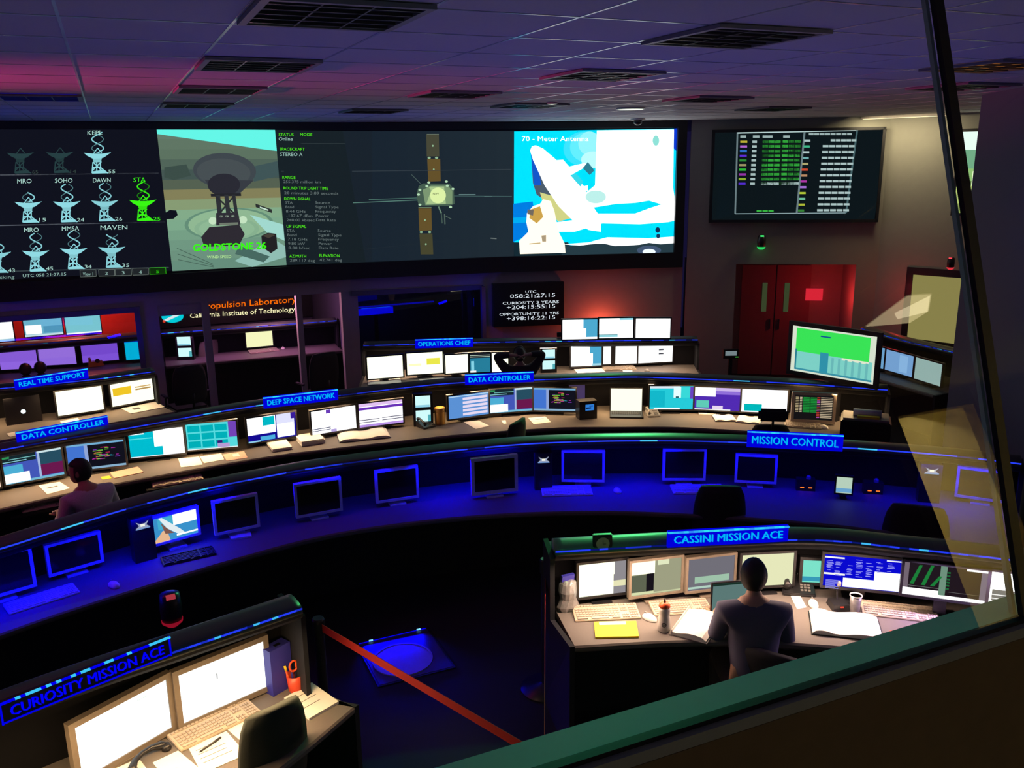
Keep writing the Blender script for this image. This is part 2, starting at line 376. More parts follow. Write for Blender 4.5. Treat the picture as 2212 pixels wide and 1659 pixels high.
gl = MB(); gl.add([(-3, wA.y, wA.z), (6, wA.y, wA.z), (6, wB.y, wB.z), (-3, wB.y, wB.z)], [(0, 1, 2, 3)])
struct(gl.obj('window_3', 'glass'))
gl = MB(); lean = math.atan2(wB.y-wA.y, wB.z-wA.z); ln = (wB-wA).length
for x in (1.270, -2.2):
    mtx = Matrix.Translation(((x), (wA.y+wB.y)/2, (wA.z+wB.z)/2)) @ Matrix.Rotation(-lean, 4, 'X')
    gl.T = mtx; gl.box((0, 0.0, 0), (0.020, 0.010, ln)); gl.T = None
struct(gl.obj('trim_7', 'blackframe'))
gl = MB(); gl.T = Matrix.Translation((1.2565, (wA.y+wB.y)/2+0.012, (wA.z+wB.z)/2)) @ Matrix.Rotation(-lean, 4, 'X')
gl.box((0, 0.0, 0), (0.007, 0.008, ln)); gl.T = None
struct(gl.obj('trim_8', 'ledge'))

# ================================================================== CEILING FITTINGS
def mirrored(px, py, z):
    "point of the gallery at height z that the leaning glass reflects at a pixel"
    n_ = Vector((0, -(wB.z-wA.z), wB.y-wA.y)).normalized(); d = ray(px, py); p_ = EYE+d*((wA-EYE).dot(n_)/d.dot(n_)); r = d-n_*2*d.dot(n_)
    return p_+r*((z-p_.z)/r.z)
gz = 3.93; gp_ = [mirrored(x, y, gz) for x, y in ((1870, 706), (1960, 640), (2012, 636), (2006, 672), (1965, 698))]  # unseen glowing panel, outline shaped so its reflection lands in the glass
gc = sum(gp_, Vector())/5; gt_ = thing('gallery_reflection_panel', 'pale glowing panel added in the gallery, shaped for a tilted reflection in the glass', 'ceiling light', (gc.x, gc.y, gz))
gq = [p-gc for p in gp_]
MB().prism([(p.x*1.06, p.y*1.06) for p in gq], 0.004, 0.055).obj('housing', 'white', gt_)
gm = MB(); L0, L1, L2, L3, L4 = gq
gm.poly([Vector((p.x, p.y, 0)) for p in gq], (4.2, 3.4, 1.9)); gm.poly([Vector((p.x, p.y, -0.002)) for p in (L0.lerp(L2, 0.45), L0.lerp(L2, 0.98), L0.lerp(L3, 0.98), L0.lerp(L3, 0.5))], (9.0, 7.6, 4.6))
gm.obj('added_glow_face', 'glow', gt_)
def troffer(x, y, label, lit=None):
    t = thing('ceiling_troffer', label, 'ceiling light', (x, y, ZC), 0, 'square louvred ceiling lights')
    f = MB()
    for sx, sy, dx, dy in ((0, 0.285, 0.60, 0.03), (0, -0.285, 0.60, 0.03), (0.285, 0, 0.03, 0.54), (-0.285, 0, 0.03, 0.54)):
        f.box((sx, sy, -0.012), (dx, dy, 0.016))
    f.obj('frame', 'greyplastic', t)
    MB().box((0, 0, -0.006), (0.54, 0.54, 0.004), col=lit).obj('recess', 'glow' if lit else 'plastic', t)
    l = MB()
    for k in range(5): l.box((0, -0.216+0.108*k, -0.013), (0.54, 0.008, 0.012))
    for k in range(2): l.box((-0.09+0.18*k, 0, -0.013), (0.008, 0.54, 0.010))
    l.obj('louvre', 'plastic', t)
    return t
for x, y, lb in ((0.82, 3.42, 'largest dark louvred ceiling light at the top edge, left of centre'),
    (0.82, 5.24, 'dark louvred ceiling light crossing the magenta glow, nearer one'),
    (0.82, 7.05, 'dark louvred ceiling light at the far edge of the magenta glow'),
    (0.82, 8.87, 'dark louvred ceiling light above the antenna picture of the video wall'),
    (2.65, 3.45, 'dark louvred ceiling light at upper right of centre with bright lattice lines'),
    (2.99, 5.24, 'dark louvred ceiling light above the bright dish picture, nearest of that column'),
    (2.65, 7.05, 'dark louvred ceiling light above the spacecraft picture'),
    (2.65, 9.50, 'thin far louvred ceiling light close above the spacecraft picture'),
    (3.92, 8.30, 'louvred ceiling light left of the round downlight'),
    (5.15, 7.05, 'louvred ceiling light above the gap between video wall and status board'),
    (6.95, 8.28, 'small louvred ceiling light above the status board'),
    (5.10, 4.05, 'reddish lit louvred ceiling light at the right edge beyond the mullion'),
    (6.35, 5.30, 'dim louvred ceiling light at the right, above the wall corner'),
    (-0.41, 8.10, 'louvred ceiling light at the far left, glowing blue to imitate an LED reflection')):
    troffer(x, y, lb, (0.0, 0.0, 1.0) if 'glowing blue' in lb else ((0.30, 0.10, 0.02) if 'reddish' in lb else None))  # blue recess glow stands in for a reflected LED
def downlight(px, py, r, label, name='round_downlight', glow=(1.3, 1.45, 1.1)):
    p = at(px, py, ZC); t = thing(name, label, 'downlight', (p.x, p.y, ZC), 0)
    MB().lathe((0, 0, -0.014), [(r*1.12, 0.012), (r*1.12, 0), (r, -0.004), (r, 0.008)], 24).obj('rim', 'white', t)
    MB().lathe((0, 0, -0.016), [(r, 0.0), (r*0.98, -0.002), (0.01, -0.006)], 24, glow).obj('lens', 'glow', t)
downlight(1362, 233, 0.14, 'large round lit downlight in the ceiling above the bright dish picture')
downlight(1193, 221, 0.045, 'tiny round lit downlight left of the large one')
p = at(1378, 256, ZC)
t = thing('ceiling_camera', 'small dark dome camera hanging from the ceiling over the video wall', 'camera', (p.x, p.y, ZC))
MB().lathe((0, 0, 0), [(0.10, 0), (0.10, -0.02), (0.06, -0.025)], 20).obj('mount', 'white', t)
MB().lathe((0, 0, -0.025), [(0.06, 0), (0.055, -0.04), (0.02, -0.065)], 20).obj('dome', 'plastic', t, True)
p = at(1968, 249, ZC-0.02)
t = thing('strip_light', 'warm strip light washing the beige wall beside the status board', 'light', (10.0, 9.2, ZC-0.02), -1.2)
MB().box((0, 0, 0.0), (1.2, 0.09, 0.035)).obj('housing', 'greyplastic', t)
MB().box((0, 0, -0.019), (1.16, 0.06, 0.004), col=(2.2, 1.7, 1.0)).obj('tube', 'glow', t)

# ================================================================== VIDEO WALL
vw = thing('video_wall', 'huge three section projection screen in black frame across the back wall', 'screen', (0, 0, 0))
def wallpt(x, y, off):
    p = onwall(x, y)
    for a, b in zip(SCREENWALL, SCREENWALL[1:]):
        if p.x <= b[0]+1e-6 or b[0] > 7.8:
            d = (Vector(b)-Vector(a)).normalized(); return p+Vector((d.y, -d.x, 0))*off
frm = MB(); segs = [(-4.0, 12.4), (3.0, 12.4), (5.2, 12.03), (7.82, 11.21)]
for a, b in zip(segs, segs[1:]):
    a = Vector(a); b = Vector(b); d = (b-a).normalized(); n = Vector((d.y, -d.x))*0.10
    frm.prism([a+n, b+n, b, a], 3.885, 3.975); frm.prism([a+n, b+n, b, a], 1.85, 2.075); frm.prism([a+n*0.3, b+n*0.3, b, a], 2.075, 3.885)
b = Vector(segs[-1]); d = (b-Vector(segs[-2])).normalized(); n = Vector((d.y, -d.x))*0.1
frm.prism([b-d*0.14+n, b+n, b, b-d*0.14], 2.075, 3.885)
frm.obj('frame', 'blackframe', vw)
class Art:
    "flat picture built of coloured faces laid on the wall, pixels of the photograph used as its drawing units"
    def __init__(s, fn): s.m = MB(); s.fn = fn; s.k = 0
    def poly(s, pts, c, k=1.0, layer=True):
        if layer: s.k += 1
        col = tuple(x*k for x in C3(*c)); s.m.poly([s.fn(x, y, 0.034+0.0012*min(s.k, 40)) for x, y in pts], col)
    def line(s, x0, y0, x1, y1, w, c, k=1.0):
        dx, dy = x1-x0, y1-y0; L = math.hypot(dx, dy) or 1; nx, ny = -dy/L*w/2, dx/L*w/2
        s.poly([(x0+nx, y0+ny), (x1+nx, y1+ny), (x1-nx, y1-ny), (x0-nx, y0-ny)], c, k, False)
    def ell(s, cx, cy, rx, ry, c, k=1.0, rot=0, n=28, a0=0, a1=360, layer=True):
        P = []
        for i in range(n+1 if a1-a0 < 360 else n):
            a = math.radians(a0+(a1-a0)*i/n); x, y = rx*math.cos(a), ry*math.sin(a)
            P.append((cx+x*math.cos(rot)-y*math.sin(rot), cy+x*math.sin(rot)+y*math.cos(rot)))
        s.poly(P, c, k, layer)
    def text(s, st, x, y, w, h, c, k=1.0, sl=0.0):
        "baseline start x,y ; width w ; cap height h ; slope dy/dx"
        off = 0.034+0.0012*min(s.k+1, 41); col = tuple(q*k for q in C3(*c))
        s.m.text(st, lambda u, v: s.fn(x+u*w, y-v*h+u*w*sl, off), col)
A = Art(wallpt)
DK = (16, 18, 30)
A.poly([(0, 278), (337, 279), (372, 584), (0, 604)], DK, layer=False)
A.poly([(-160, 276), (0, 278), (0, 604), (-160, 612)], DK, layer=False)
A.poly([(593, 281), (740, 283), (790, 566), (618, 572)], (24, 34, 40), layer=False)
A.line(0, 378, 343, 374, 2.2, (90, 95, 105)); A.line(-100, 489, 356, 479, 2.2, (90, 95, 105)); A.line(0, 586, 365, 577, 2, (60, 70, 75))
CY, WH, GR = (150, 225, 235), (180, 225, 215), (60, 255, 20)
def dish(cx, yb, c, k=1.0, helix=1.0, sc=1.0):
    A.k += 1; S = sc
    A.poly([(cx-30*S, yb-46*S), (cx-22*S, yb-39*S), (cx-10*S, yb-33*S), (cx+2*S, yb-32*S), (cx+14*S, yb-36*S), (cx+29*S, yb-47*S), (cx+10*S, yb-44*S), (cx-10*S, yb-44*S)], c, k, False)
    A.poly([(cx-11*S, yb-33*S), (cx+9*S, yb-34*S), (cx+7*S, yb-26*S), (cx-8*S, yb-25*S)], c, k*0.8, False)
    for x0, y0, x1, y1 in ((-10, -26, -12, -2), (-10, -26, 8, -8), (8, -27, -11, -8), (6, -27, 6, -14), (-11, -14, 8, -14), (6, -14, 22, -2), (-2, -26, -2, -2)):
        A.line(cx+x0*S, yb+y0*S, cx+x1*S, yb+y1*S, 2.4*S, c, k)
    A.poly([(cx-12*S, yb-1*S), (cx+24*S, yb-2*S), (cx+14*S, yb-9*S), (cx-10*S, yb-6*S)], c, k, False)
    A.line(cx-9*S, yb-44*S, cx, yb-56*S, 1.8, c, k); A.line(cx+9*S, yb-45*S, cx, yb-56*S, 1.8, c, k)
    if helix:
        for ph in (0, math.pi):
            L = [(cx+13*math.sin(ph+i*0.55)*S, yb-(46+i*3.4)*S) for i in range(int(14*helix))]
            for (a_, b_), (c_, d_) in zip(L, L[1:]): A.line(a_, b_, c_, d_, 2.6 if ph == 0 else 1.6, c, k*(0.9 if ph == 0 else 0.3))
dish(45, 376, CY, 0.07, 0); dish(130, 375, CY, 0.07, 0); dish(211, 376, CY, 1, 1)
dish(62, 482, CY, 1, 0.5); dish(145, 481, CY, 1, 0.9); dish(227, 479, CY, 0.9, 0.9); dish(309, 478, GR, 1, 0.95)
dish(-4, 590, CY, 0.9, 0.5); dish(78, 587, CY, 1, 0.9); dish(160, 582, CY, 1, 0.9); dish(242, 579, CY, 0.9, 0.7)
for s_, x, y, w_, c in (('KEPL', 189, 292, 32, WH), ('MRO', 38, 396, 31, WH), ('SOHO', 119, 395, 38, WH), ('DAWN', 201, 394, 38, WH), ('STA', 288, 393, 26, GR),
    ('MRO', 53, 501, 31, WH), ('MMSA', 134, 498, 37, WH), ('MAVEN', 217, 496, 58, WH)):
    A.text(s_, x, y, w_, 10, c, 1, -0.02)
for s_, x, y, c in (('55', 234, 374, WH), ('15', 85, 478, WH), ('24', 167, 478, WH), ('26', 249, 476, WH), ('25', 331, 476, GR), ('43', 18, 587, WH), ('45', 100, 583, WH), ('34', 183, 579, WH), ('35', 264, 576, WH)):
    A.text(s_, x, y, 15, 8, c, 0.9)
for s_, x, y in (('65', 70, 375), ('14', 152, 374)): A.text(s_, x, y, 13, 8, WH, 0.07)
A.text('Now Tracking', -60, 603, 92, 7, WH, 0.6, -0.03); A.text('UTC 058 21:27:15', 50, 598, 93, 7, WH, 0.7, -0.04)
for i, s_ in enumerate(('View 1', '2', '3', '4', '5')):
    x0 = (173, 213, 249, 286, 323)[i]; x1 = x0+34; c = (110, 120, 115) if i < 4 else (50, 190, 20); yy = 591-0.034*(x0-173)
    A.poly([(x0, yy-8), (x1, yy-9), (x1+1, yy+5), (x0+1, yy+6)], (34, 38, 42) if i < 4 else (14, 48, 10))
    for q in ((x0, yy-8, x1, yy-9), (x0+1, yy+6, x1+1, yy+5), (x0, yy-8, x0+1, yy+6), (x1, yy-9, x1+1, yy+5)): A.line(*q, 1.3, c)
    A.text(s_, x0+(6 if i == 0 else 14), yy+3, 22 if i == 0 else 6, 7, WH if i < 4 else GR, 0.7)
# tracking antenna picture
GL, GB = (338, 280), (372, 585)
def G(u, v):
    "u across 0..1, v down 0..1"
    xl, yl = 338+34*v, 279+306*v; xr, yr = 593+25*v, 281+291*v
    return (xl+(xr-xl)*u, yl+(yr-yl)*u)
def gp(pts, c, k=1.0, layer=True): A.poly([G(u, v) for u, v in pts], c, k, layer)
A.k = 2
N_ = 14
for i in range(N_):
    v0, v1 = i/N_, (i+1)/N_; cs = [(104, 128, 112), (100, 122, 104), (96, 118, 100), (84, 104, 92), (70, 88, 84), (88, 100, 84), (136, 132, 92), (140, 160, 120), (136, 176, 142), (130, 174, 144), (122, 164, 138), (116, 156, 134), (112, 150, 130), (106, 146, 128)]
    gp([(0, v0), (1, v0), (1, v1), (0, v1)], cs[i], 1, False)
gp([(0, 0), (1, 0), (1, 0.155), (0.86, 0.14), (0, 0.035)], (105, 255, 240))
gp([(0.03, 0.27), (0.22, 0.25), (0.25, 0.33), (0.1, 0.36), (0.02, 0.34)], (62, 80, 74))
gp([(0.78, 0.27), (1, 0.23), (1, 0.34), (0.78, 0.38)], (66, 88, 90))
cx_, cy_ = G(0.53, 0.71)
for rx_, c in ((96, (104, 146, 124)), (88, (150, 190, 152))): A.ell(cx_, cy_-8, rx_, 33*rx_/90, c, 1, -0.03)
for rx_ in (70, 60): A.ell(cx_-5, cy_+2, rx_, rx_*0.36, (140, 182, 148) if rx_ == 70 else (148, 190, 154))
gp([(0.72, 0.62), (1, 0.70), (1, 0.82), (0.86, 0.76)], (168, 224, 214)); gp([(0.55, 0.95), (0.9, 0.80), (1, 0.86), (1, 0.94), (0.7, 1.0)], (150, 196, 186))
gp([(0.60, 0.84), (0.86, 0.93), (0.80, 0.97), (0.56, 0.90)], (74, 108, 100)); 
gp([(0.30, 0.84), (0.28, 0.77), (0.36, 0.70), (0.62, 0.69), (0.66, 0.76), (0.60, 0.84)], (48, 44, 52))
e1_ = G(0.54, 0.29); A.ell(e1_[0], e1_[1]+2, 68, 38, (66, 74, 80), 1, 0.06); A.ell(e1_[0]-2, e1_[1]+6, 58, 30, (74, 82, 86), 1, 0.06)
gp([(0.36, 0.36), (0.78, 0.37), (0.64, 0.47), (0.44, 0.47)], (58, 62, 70))
e2_ = G(0.52, 0.405); A.ell(e2_[0], e2_[1]-2, 35, 24, (44, 44, 54))
gp([(0.40, 0.462), (0.66, 0.462), (0.66, 0.482), (0.40, 0.482)], (38, 38, 44))
gp([(0.44, 0.47), (0.48, 0.47), (0.48, 0.63), (0.44, 0.63)], (48, 50, 56)); gp([(0.58, 0.47), (0.61, 0.47), (0.62, 0.63), (0.59, 0.63)], (48, 50, 56)); gp([(0.515, 0.47), (0.55, 0.47), (0.555, 0.66), (0.515, 0.66)], (50, 52, 58))
for u0_, v0_, u1_, v1_ in ((0.44, 0.48, 0.60, 0.62), (0.60, 0.48, 0.44, 0.62), (0.44, 0.62, 0.6, 0.68), (0.6, 0.62, 0.44, 0.68)):
    A.line(*G(u0_, v0_), *G(u1_, v1_), 3.5, (44, 44, 50))
for u_ in (0.395, 0.655):
    q_ = G(u_, 0.655); A.ell(q_[0], q_[1], 9, 8, (205, 235, 200))
gp([(0.43, 0.60), (0.62, 0.60), (0.63, 0.69), (0.42, 0.69)], (50, 48, 56))
for u_ in (0.47, 0.52, 0.57): q_ = G(u_, 0.625); A.ell(q_[0], q_[1], 4, 2.5, (150, 170, 150), layer=False)
q_ = G(0.52, 0.665); A.k += 1; gp([(0.45, 0.672), (0.61, 0.672), (0.61, 0.688), (0.45, 0.688)], (116, 126, 112))
gp([(0.775, 0.54), (0.91, 0.585), (0.91, 0.612), (0.775, 0.565)], (46, 50, 50)); gp([(0.81, 0.562), (0.88, 0.585), (0.88, 0.596), (0.81, 0.573)], (210, 240, 220))
gp([(0.80, 0.775), (0.86, 0.755), (0.93, 0.765), (0.93, 0.875), (0.87, 0.905), (0.80, 0.86)], (36, 34, 38)); gp([(0.81, 0.775), (0.87, 0.76), (0.92, 0.775), (0.86, 0.795)], (72, 66, 58))
A.poly([(355, 460), (366, 453), (380, 454), (383, 464), (374, 472), (358, 473)], DK)
A.k += 1
A.text('GOLDSTONE 26', 416, 542, 156, 15, GR, 1, -0.03); A.text('GOLDSTONE 26', 417.6, 541, 156, 15, GR, 1, -0.03); A.text('GOLDSTONE 26', 416, 540.6, 156, 15, GR, 1, -0.03); A.text('WIND SPEED', 446, 557, 52, 6, (200, 255, 160), 1, -0.02)
for i in range(3): A.line(*G(0.06, 0.84+0.04*i), *G(0.36, 0.965+0.01*i), 1.2, (76, 104, 92), 0.8)
# status columns
for s_, x, y, w_ in (('STATUS', 600, 294, 32), ('MODE', 646, 294, 26), ('SPACECRAFT', 602, 325, 54), ('RANGE', 608, 386, 28), ('ROUND TRIP LIGHT TIME', 610, 409, 96), ('DOWN SIGNAL', 612, 432, 56), ('UP SIGNAL', 617, 491, 42), ('AZIMUTH', 623, 555, 36), ('ELEVATION', 687, 554, 44)):
    A.text(s_, x, y, w_, 6.5, (90, 250, 20), 1, 0.01)
for s_, x, y, w_ in (('Online', 600, 304, 30), ('STEREO A', 603, 337, 48)): A.text(s_, x, y, w_, 8, WH, 0.8, 0.01)
rows_ = [('255.375 million km', 610, 395, 80), ('28 minutes 3.89 seconds', 612, 419, 116)]
rows_ += [(a_, 614+i*0.8, 440+9.3*i, w_) for i, (a_, w_) in enumerate((('STA', 16), ('Band', 18), ('8.44 GHz', 42), ('-137.67 dBm', 56), ('240.00 kb/sec', 60)))]
rows_ += [(a_, 678+i*0.6, 440+9.3*i, w_) for i, (a_, w_) in enumerate((('Source', 32), ('Signal Type', 50), ('Frequency', 44), ('Power', 28), ('Data Rate', 42)))]
rows_ += [(a_, 618+i*0.8, 500+9.3*i, w_) for i, (a_, w_) in enumerate((('STA', 16), ('Band', 20), ('7.18 GHz', 42), ('9.80 kW', 36), ('0.00 b/sec', 46)))]
rows_ += [(a_, 684+i*0.6, 500+9.3*i, w_) for i, (a_, w_) in enumerate((('Source', 28), ('Signal Type', 50), ('Frequency', 44), ('Power', 28), ('Data Rate', 42)))]
rows_ += [('289.117 deg', 624, 564, 54), ('42.741 deg', 688, 563, 48)]
for s_, x, y, w_ in rows_: A.text(s_, x, y, w_, 6, (120, 135, 135), 0.8, 0.01)
A.k = 2
for y0_ in (310, 370, 542): A.line(606, y0_, 745, y0_, 1.2, (50, 60, 64))
A.m.obj('display_left', 'glow', vw)
A = Art(wallpt)
A.poly([(740, 283), (803, 283.5), (803, 565), (790, 566)], (26, 36, 46), layer=False)
for i in range(8):
    x0 = 803+38.3*i; x1 = x0+38.3; k = 1.0
    A.poly([(x0, 283.3), (x1, 283.3), (x1, 565-9.0*(i+1)/8), (x0, 565-9.0*i/8)], (26+i, 38+i, 50+i*0.6), k, False)
A.line(760, 370, 1105, 366, 1.2, (58, 68, 76)); A.line(760, 541, 960, 520, 1.0, (40, 50, 56))
BR_ = (104, 84, 44)
for q_, c in (([(920, 290), (947, 290), (948, 338), (921, 338)], (74, 74, 58)), ([(922, 343), (950, 343), (951, 391), (924, 392)], BR_), ([(903, 450), (931, 450), (932, 497), (905, 498)], BR_), ([(905, 504), (933, 504), (935, 549), (908, 549)], (74, 72, 48))):
    A.poly(q_, c)
A.k += 1
for x, y in ((926, 341), (942, 341), (909, 501), (927, 501), (934, 315), (936, 366), (917, 475), (919, 527)): A.ell(x, y, 3.4 if y in (341, 501) else 1.8, 2.2, (150, 190, 150), layer=False)
A.line(903, 448, 931, 448, 2, (110, 130, 100)); A.line(921, 290.5, 947, 290.5, 1.5, (120, 130, 110))
A.line(762, 438, 900, 432, 1.8, (90, 130, 120)); A.line(796, 431, 905, 427, 1.6, (80, 120, 110)); A.line(980, 423, 1105, 424, 1.4, (70, 100, 100)); A.line(990, 420, 1026, 420, 2.0, (100, 130, 130)); A.line(1045, 424, 1062, 424, 2, (110, 140, 140)); A.line(888, 377, 908, 397, 1.2, (80, 100, 96))
A.poly([(899, 418), (904, 401), (914, 396), (970, 397), (979, 408), (981, 440), (970, 445), (904, 444), (900, 430)], (72, 96, 82))
A.poly([(912, 410), (930, 401), (966, 401), (976, 412), (976, 440), (918, 443)], (128, 156, 118)); A.poly([(920, 440), (930, 412), (925, 403), (958, 403), (962, 440)], (176, 204, 146)); A.ell(945, 422, 17, 17, (226, 246, 170), 1.05)
A.k += 1
A.text('NW', 934, 420, 13, 4, (40, 44, 36)); 
for x, y in ((906, 410), (921, 402), (965, 401), (977, 408), (903, 420), (906, 442), (972, 447), (925, 394), (963, 392)): A.ell(x, y, 3.2, 2.4, (190, 230, 190), layer=False)
A.line(946, 446, 952, 460, 3, (110, 140, 120)); A.line(952, 460, 954, 482, 2.4, (70, 92, 84)); A.line(959, 462, 960, 484, 2.4, (90, 110, 100)); A.line(959, 465, 974, 473, 1.4, (90, 110, 100))
A.line(1058, 514, 1071, 515, 2.2, (110, 120, 120))
A.m.obj('display_middle', 'glow', vw)
A = Art(wallpt); CN = (0, 215, 255)
A.poly([(1110, 284), (1463, 278), (1461, 523), (1109, 523)], CN, 1.25, False)
A.poly([(1109, 523), (1461, 523), (1459, 545), (1110, 557)], (22, 44, 54), 1, False)
A.poly([(1108, 440), (1150, 435), (1160, 500), (1108, 522)], (0, 130, 235)); A.poly([(1454, 278), (1467, 277), (1463, 330), (1453, 320)], (10, 60, 220)); A.poly([(1108, 470), (1140, 468), (1140, 480), (1108, 482)], (0, 180, 250))
WT = (255, 255, 255)
for x, y, rx, ry, c_ in ((1262, 322, 46, 38, (60, 228, 255)), (1266, 318, 36, 32, (100, 238, 255)), (1272, 310, 24, 26, (150, 246, 255)), (1280, 345, 26, 18, (190, 252, 255))): A.ell(x, y, rx, ry, c_, 1.1)
A.poly([(1288, 282), (1454, 280), (1452, 405), (1455, 425), (1457, 473), (1290, 473), (1255, 462), (1248, 430), (1284, 400)], WT, 1.7)
A.poly([(1200, 480), (1290, 468), (1461, 460), (1459, 478), (1380, 484), (1300, 482), (1240, 500), (1200, 500)], WT, 1.7)
A.poly([(1281, 448), (1330, 440), (1370, 438), (1400, 433), (1427, 441), (1400, 450), (1370, 461), (1290, 461)], CN, 1.25)
A.poly([(1300, 482), (1360, 486), (1420, 484), (1461, 475), (1461, 512), (1330, 518), (1230, 530), (1220, 512), (1290, 500)], CN, 1.25)
A.poly([(1214, 527), (1270, 523), (1310, 512), (1400, 514), (1461, 510), (1461, 525), (1370, 530), (1320, 531), (1285, 526), (1250, 530)], WT, 1.6)
A.poly([(1212, 528), (1250, 530), (1285, 526), (1305, 526), (1330, 532), (1380, 528), (1400, 524), (1425, 527), (1461, 524), (1459, 545), (1212, 554)], (40, 62, 72))
A.ell(1400, 541, 16, 7, (210, 225, 255), 1.3); A.ell(1400, 540, 26, 10, (70, 90, 120)); A.ell(1400, 543, 14, 6, (220, 230, 255), 1.4)
A.poly([(1145, 318), (1150, 395), (1158, 420), (1175, 432), (1230, 470), (1225, 440), (1185, 390)], (80, 96, 112)); A.poly([(1145, 325), (1152, 400), (1168, 400), (1160, 350)], (20, 90, 210)); A.poly([(1165, 415), (1200, 425), (1235, 470), (1205, 478), (1175, 450)], (220, 220, 140))
A.poly([(1144, 325), (1148, 316), (1156, 314), (1172, 321), (1200, 345), (1235, 382), (1265, 415), (1280, 450), (1297, 478), (1296, 500), (1270, 496), (1240, 480), (1205, 445), (1175, 400), (1150, 345)], WT, 1.7)
A.poly([(1200, 346), (1215, 345), (1228, 360), (1262, 352), (1268, 358), (1235, 376), (1260, 402), (1268, 400), (1268, 412), (1255, 415)], WT, 1.7)
A.poly([(1230, 378), (1243, 375), (1258, 392), (1252, 403)], (60, 225, 245)); A.poly([(1257, 363), (1268, 350), (1282, 368), (1272, 378)], (50, 130, 150)); A.ell(1285, 425, 22, 14, (190, 240, 235), 1.1)
A.poly([(1137, 460), (1150, 445), (1165, 440), (1172, 430), (1188, 434), (1196, 455), (1205, 500), (1218, 525), (1220, 545), (1122, 548), (1120, 520), (1140, 500), (1136, 480)], (255, 240, 215), 1.5)
A.poly([(1145, 452), (1165, 445), (1172, 468), (1158, 482), (1142, 470)], (215, 170, 80)); A.poly([(1138, 452), (1152, 452), (1150, 465), (1138, 462)], (120, 110, 100)); A.poly([(1168, 508), (1178, 507), (1178, 521), (1170, 521)], (180, 160, 130)); A.line(1142, 526, 1166, 524, 2, (200, 170, 110))
A.ell(1418, 496, 5, 6, (20, 50, 90)); A.ell(1419, 509, 4, 5, (20, 60, 100)); A.ell(1414, 304, 7, 11, (150, 235, 225))
A.k += 1
A.text('70 - Meter Antenna', 1126, 305, 143, 11, WT, 1.7)
A.m.obj('display_right', 'glow', vw)
# ================================================================== WALL SCREENS
nT = Vector((kd.y, -kd.x, 0))
tv = thing('status_board', 'wide black wall display listing green and white rows, right of the video wall', 'screen', (9.1, 10.28, 3.18), ang)
def tvw(x, y, off): return onplane(x, y, K0, K1)+nT*off
def in_local(t, p): return t.matrix_basis.inverted() @ p if False else (Matrix.Translation(t.location) @ Matrix.Rotation(t.rotation_euler.z, 4, 'Z')).inverted() @ p
def local_fn(t, fn): return lambda x, y, off: in_local(t, fn(x, y, off))
fb = MB(); q = [in_local(tv, tvw(x, y, 0)) for x, y in ((1530, 480), (1893, 480), (1919, 274), (1536, 281))]
x0, x1 = q[0].x, q[1].x; z0, z1 = q[0].z, q[2].z
fb.box(((x0+x1)/2, q[0].y-0.04, (z0+z1)/2), (x1-x0, 0.08, z1-z0))
for c_, d_ in ((((x0+x1)/2, z0+0.02), (x1-x0, 0.04)), (((x0+x1)/2, z1-0.02), (x1-x0, 0.04)), ((x0+0.02, (z0+z1)/2), (0.04, z1-z0)), ((x1-0.02, (z0+z1)/2), (0.04, z1-z0))):
    fb.box((c_[0], q[0].y-0.09, c_[1]), (d_[0], 0.03, d_[1]))
fb.obj('housing', 'blackframe', tv)
A = Art(local_fn(tv, lambda x, y, off: tvw(x, y, off+0.05))); A.k = 0
A.poly([(1543, 286), (1912, 279), (1886, 474), (1537, 474)], (12, 22, 26), 1, False)
A.poly([(1552, 288), (1592, 286), (1585, 462), (1546, 474)], (10, 24, 32), 1, False)
LG = (190, 215, 215)
A.poly([(1592, 286), (1851, 277), (1850, 283), (1592, 289)], LG); A.line(1592, 286, 1587, 461, 3.5, (110, 130, 135)); A.line(1587, 461, 1824, 459, 1.8, (150, 175, 180)); A.line(1736, 285, 1719, 460, 4, (110, 130, 135)); A.line(1849, 280, 1825, 459, 4, (70, 100, 105))
def bar(x, y, w, c, h=5, k=0.9, gaps=1):
    g_ = w/gaps
    for i in range(gaps): A.poly([(x+i*g_, y-h/2), (x+i*g_+g_*0.88, y-h/2), (x+i*g_+g_*0.88, y+h/2), (x+i*g_, y+h/2)], c, k, False)
A.k += 1
cols = [(205, 190, 60), (190, 110, 225), (50, 120, 220), (100, 50, 230), (50, 150, 60), (170, 160, 110), (50, 200, 60), (160, 60, 180), (150, 190, 50), (90, 50, 220)]
for x, w_ in ((1598, 14), (1625, 16), (1646, 24), (1690, 16)): bar(x, 295.5, w_, LG, 5, 0.7)
for i, c in enumerate(cols):
    y = 306.5+10.0*i; dx = -0.42*i
    bar(1598+dx, y, 17, c, 4.5); bar(1624+dx*1.2, y, 11, LG, 5, 0.8)
    cc = (60, 190, 70) if i < 9 else LG
    A.poly([(1646+dx, y-3.6), (1729+dx*1.6, y-4.4), (1729+dx*1.6, y+2.4), (1646+dx, y+3)], (14, 44, 22), 1, False)
    bar(1646+dx, y, 40, cc, 5.4, 0.9, 3); bar(1689+dx, y-0.4, 40, cc, 5.4, 0.9, 3)
bar(1633, 455, 38, (60, 190, 70), 4, 0.9, 3); bar(1745, 290, 94, LG, 4.5, 0.7, 8)
c2 = [LG, (70, 200, 150), LG, (120, 190, 190), (190, 180, 120), (220, 80, 50), (200, 150, 110), (190, 60, 180), (180, 120, 230), (190, 210, 60), (120, 210, 170), (190, 200, 60), (60, 140, 60)]
for i, c in enumerate(c2):
    y = 304+12.5*i; dx = -1.1*i
    bar(1735+dx, y, 15, c, 4.5); bar(1792+dx if i == 0 else 1776+dx, y-0.6, 56 if i == 0 else 70, LG, 4.6, 0.85, 5)
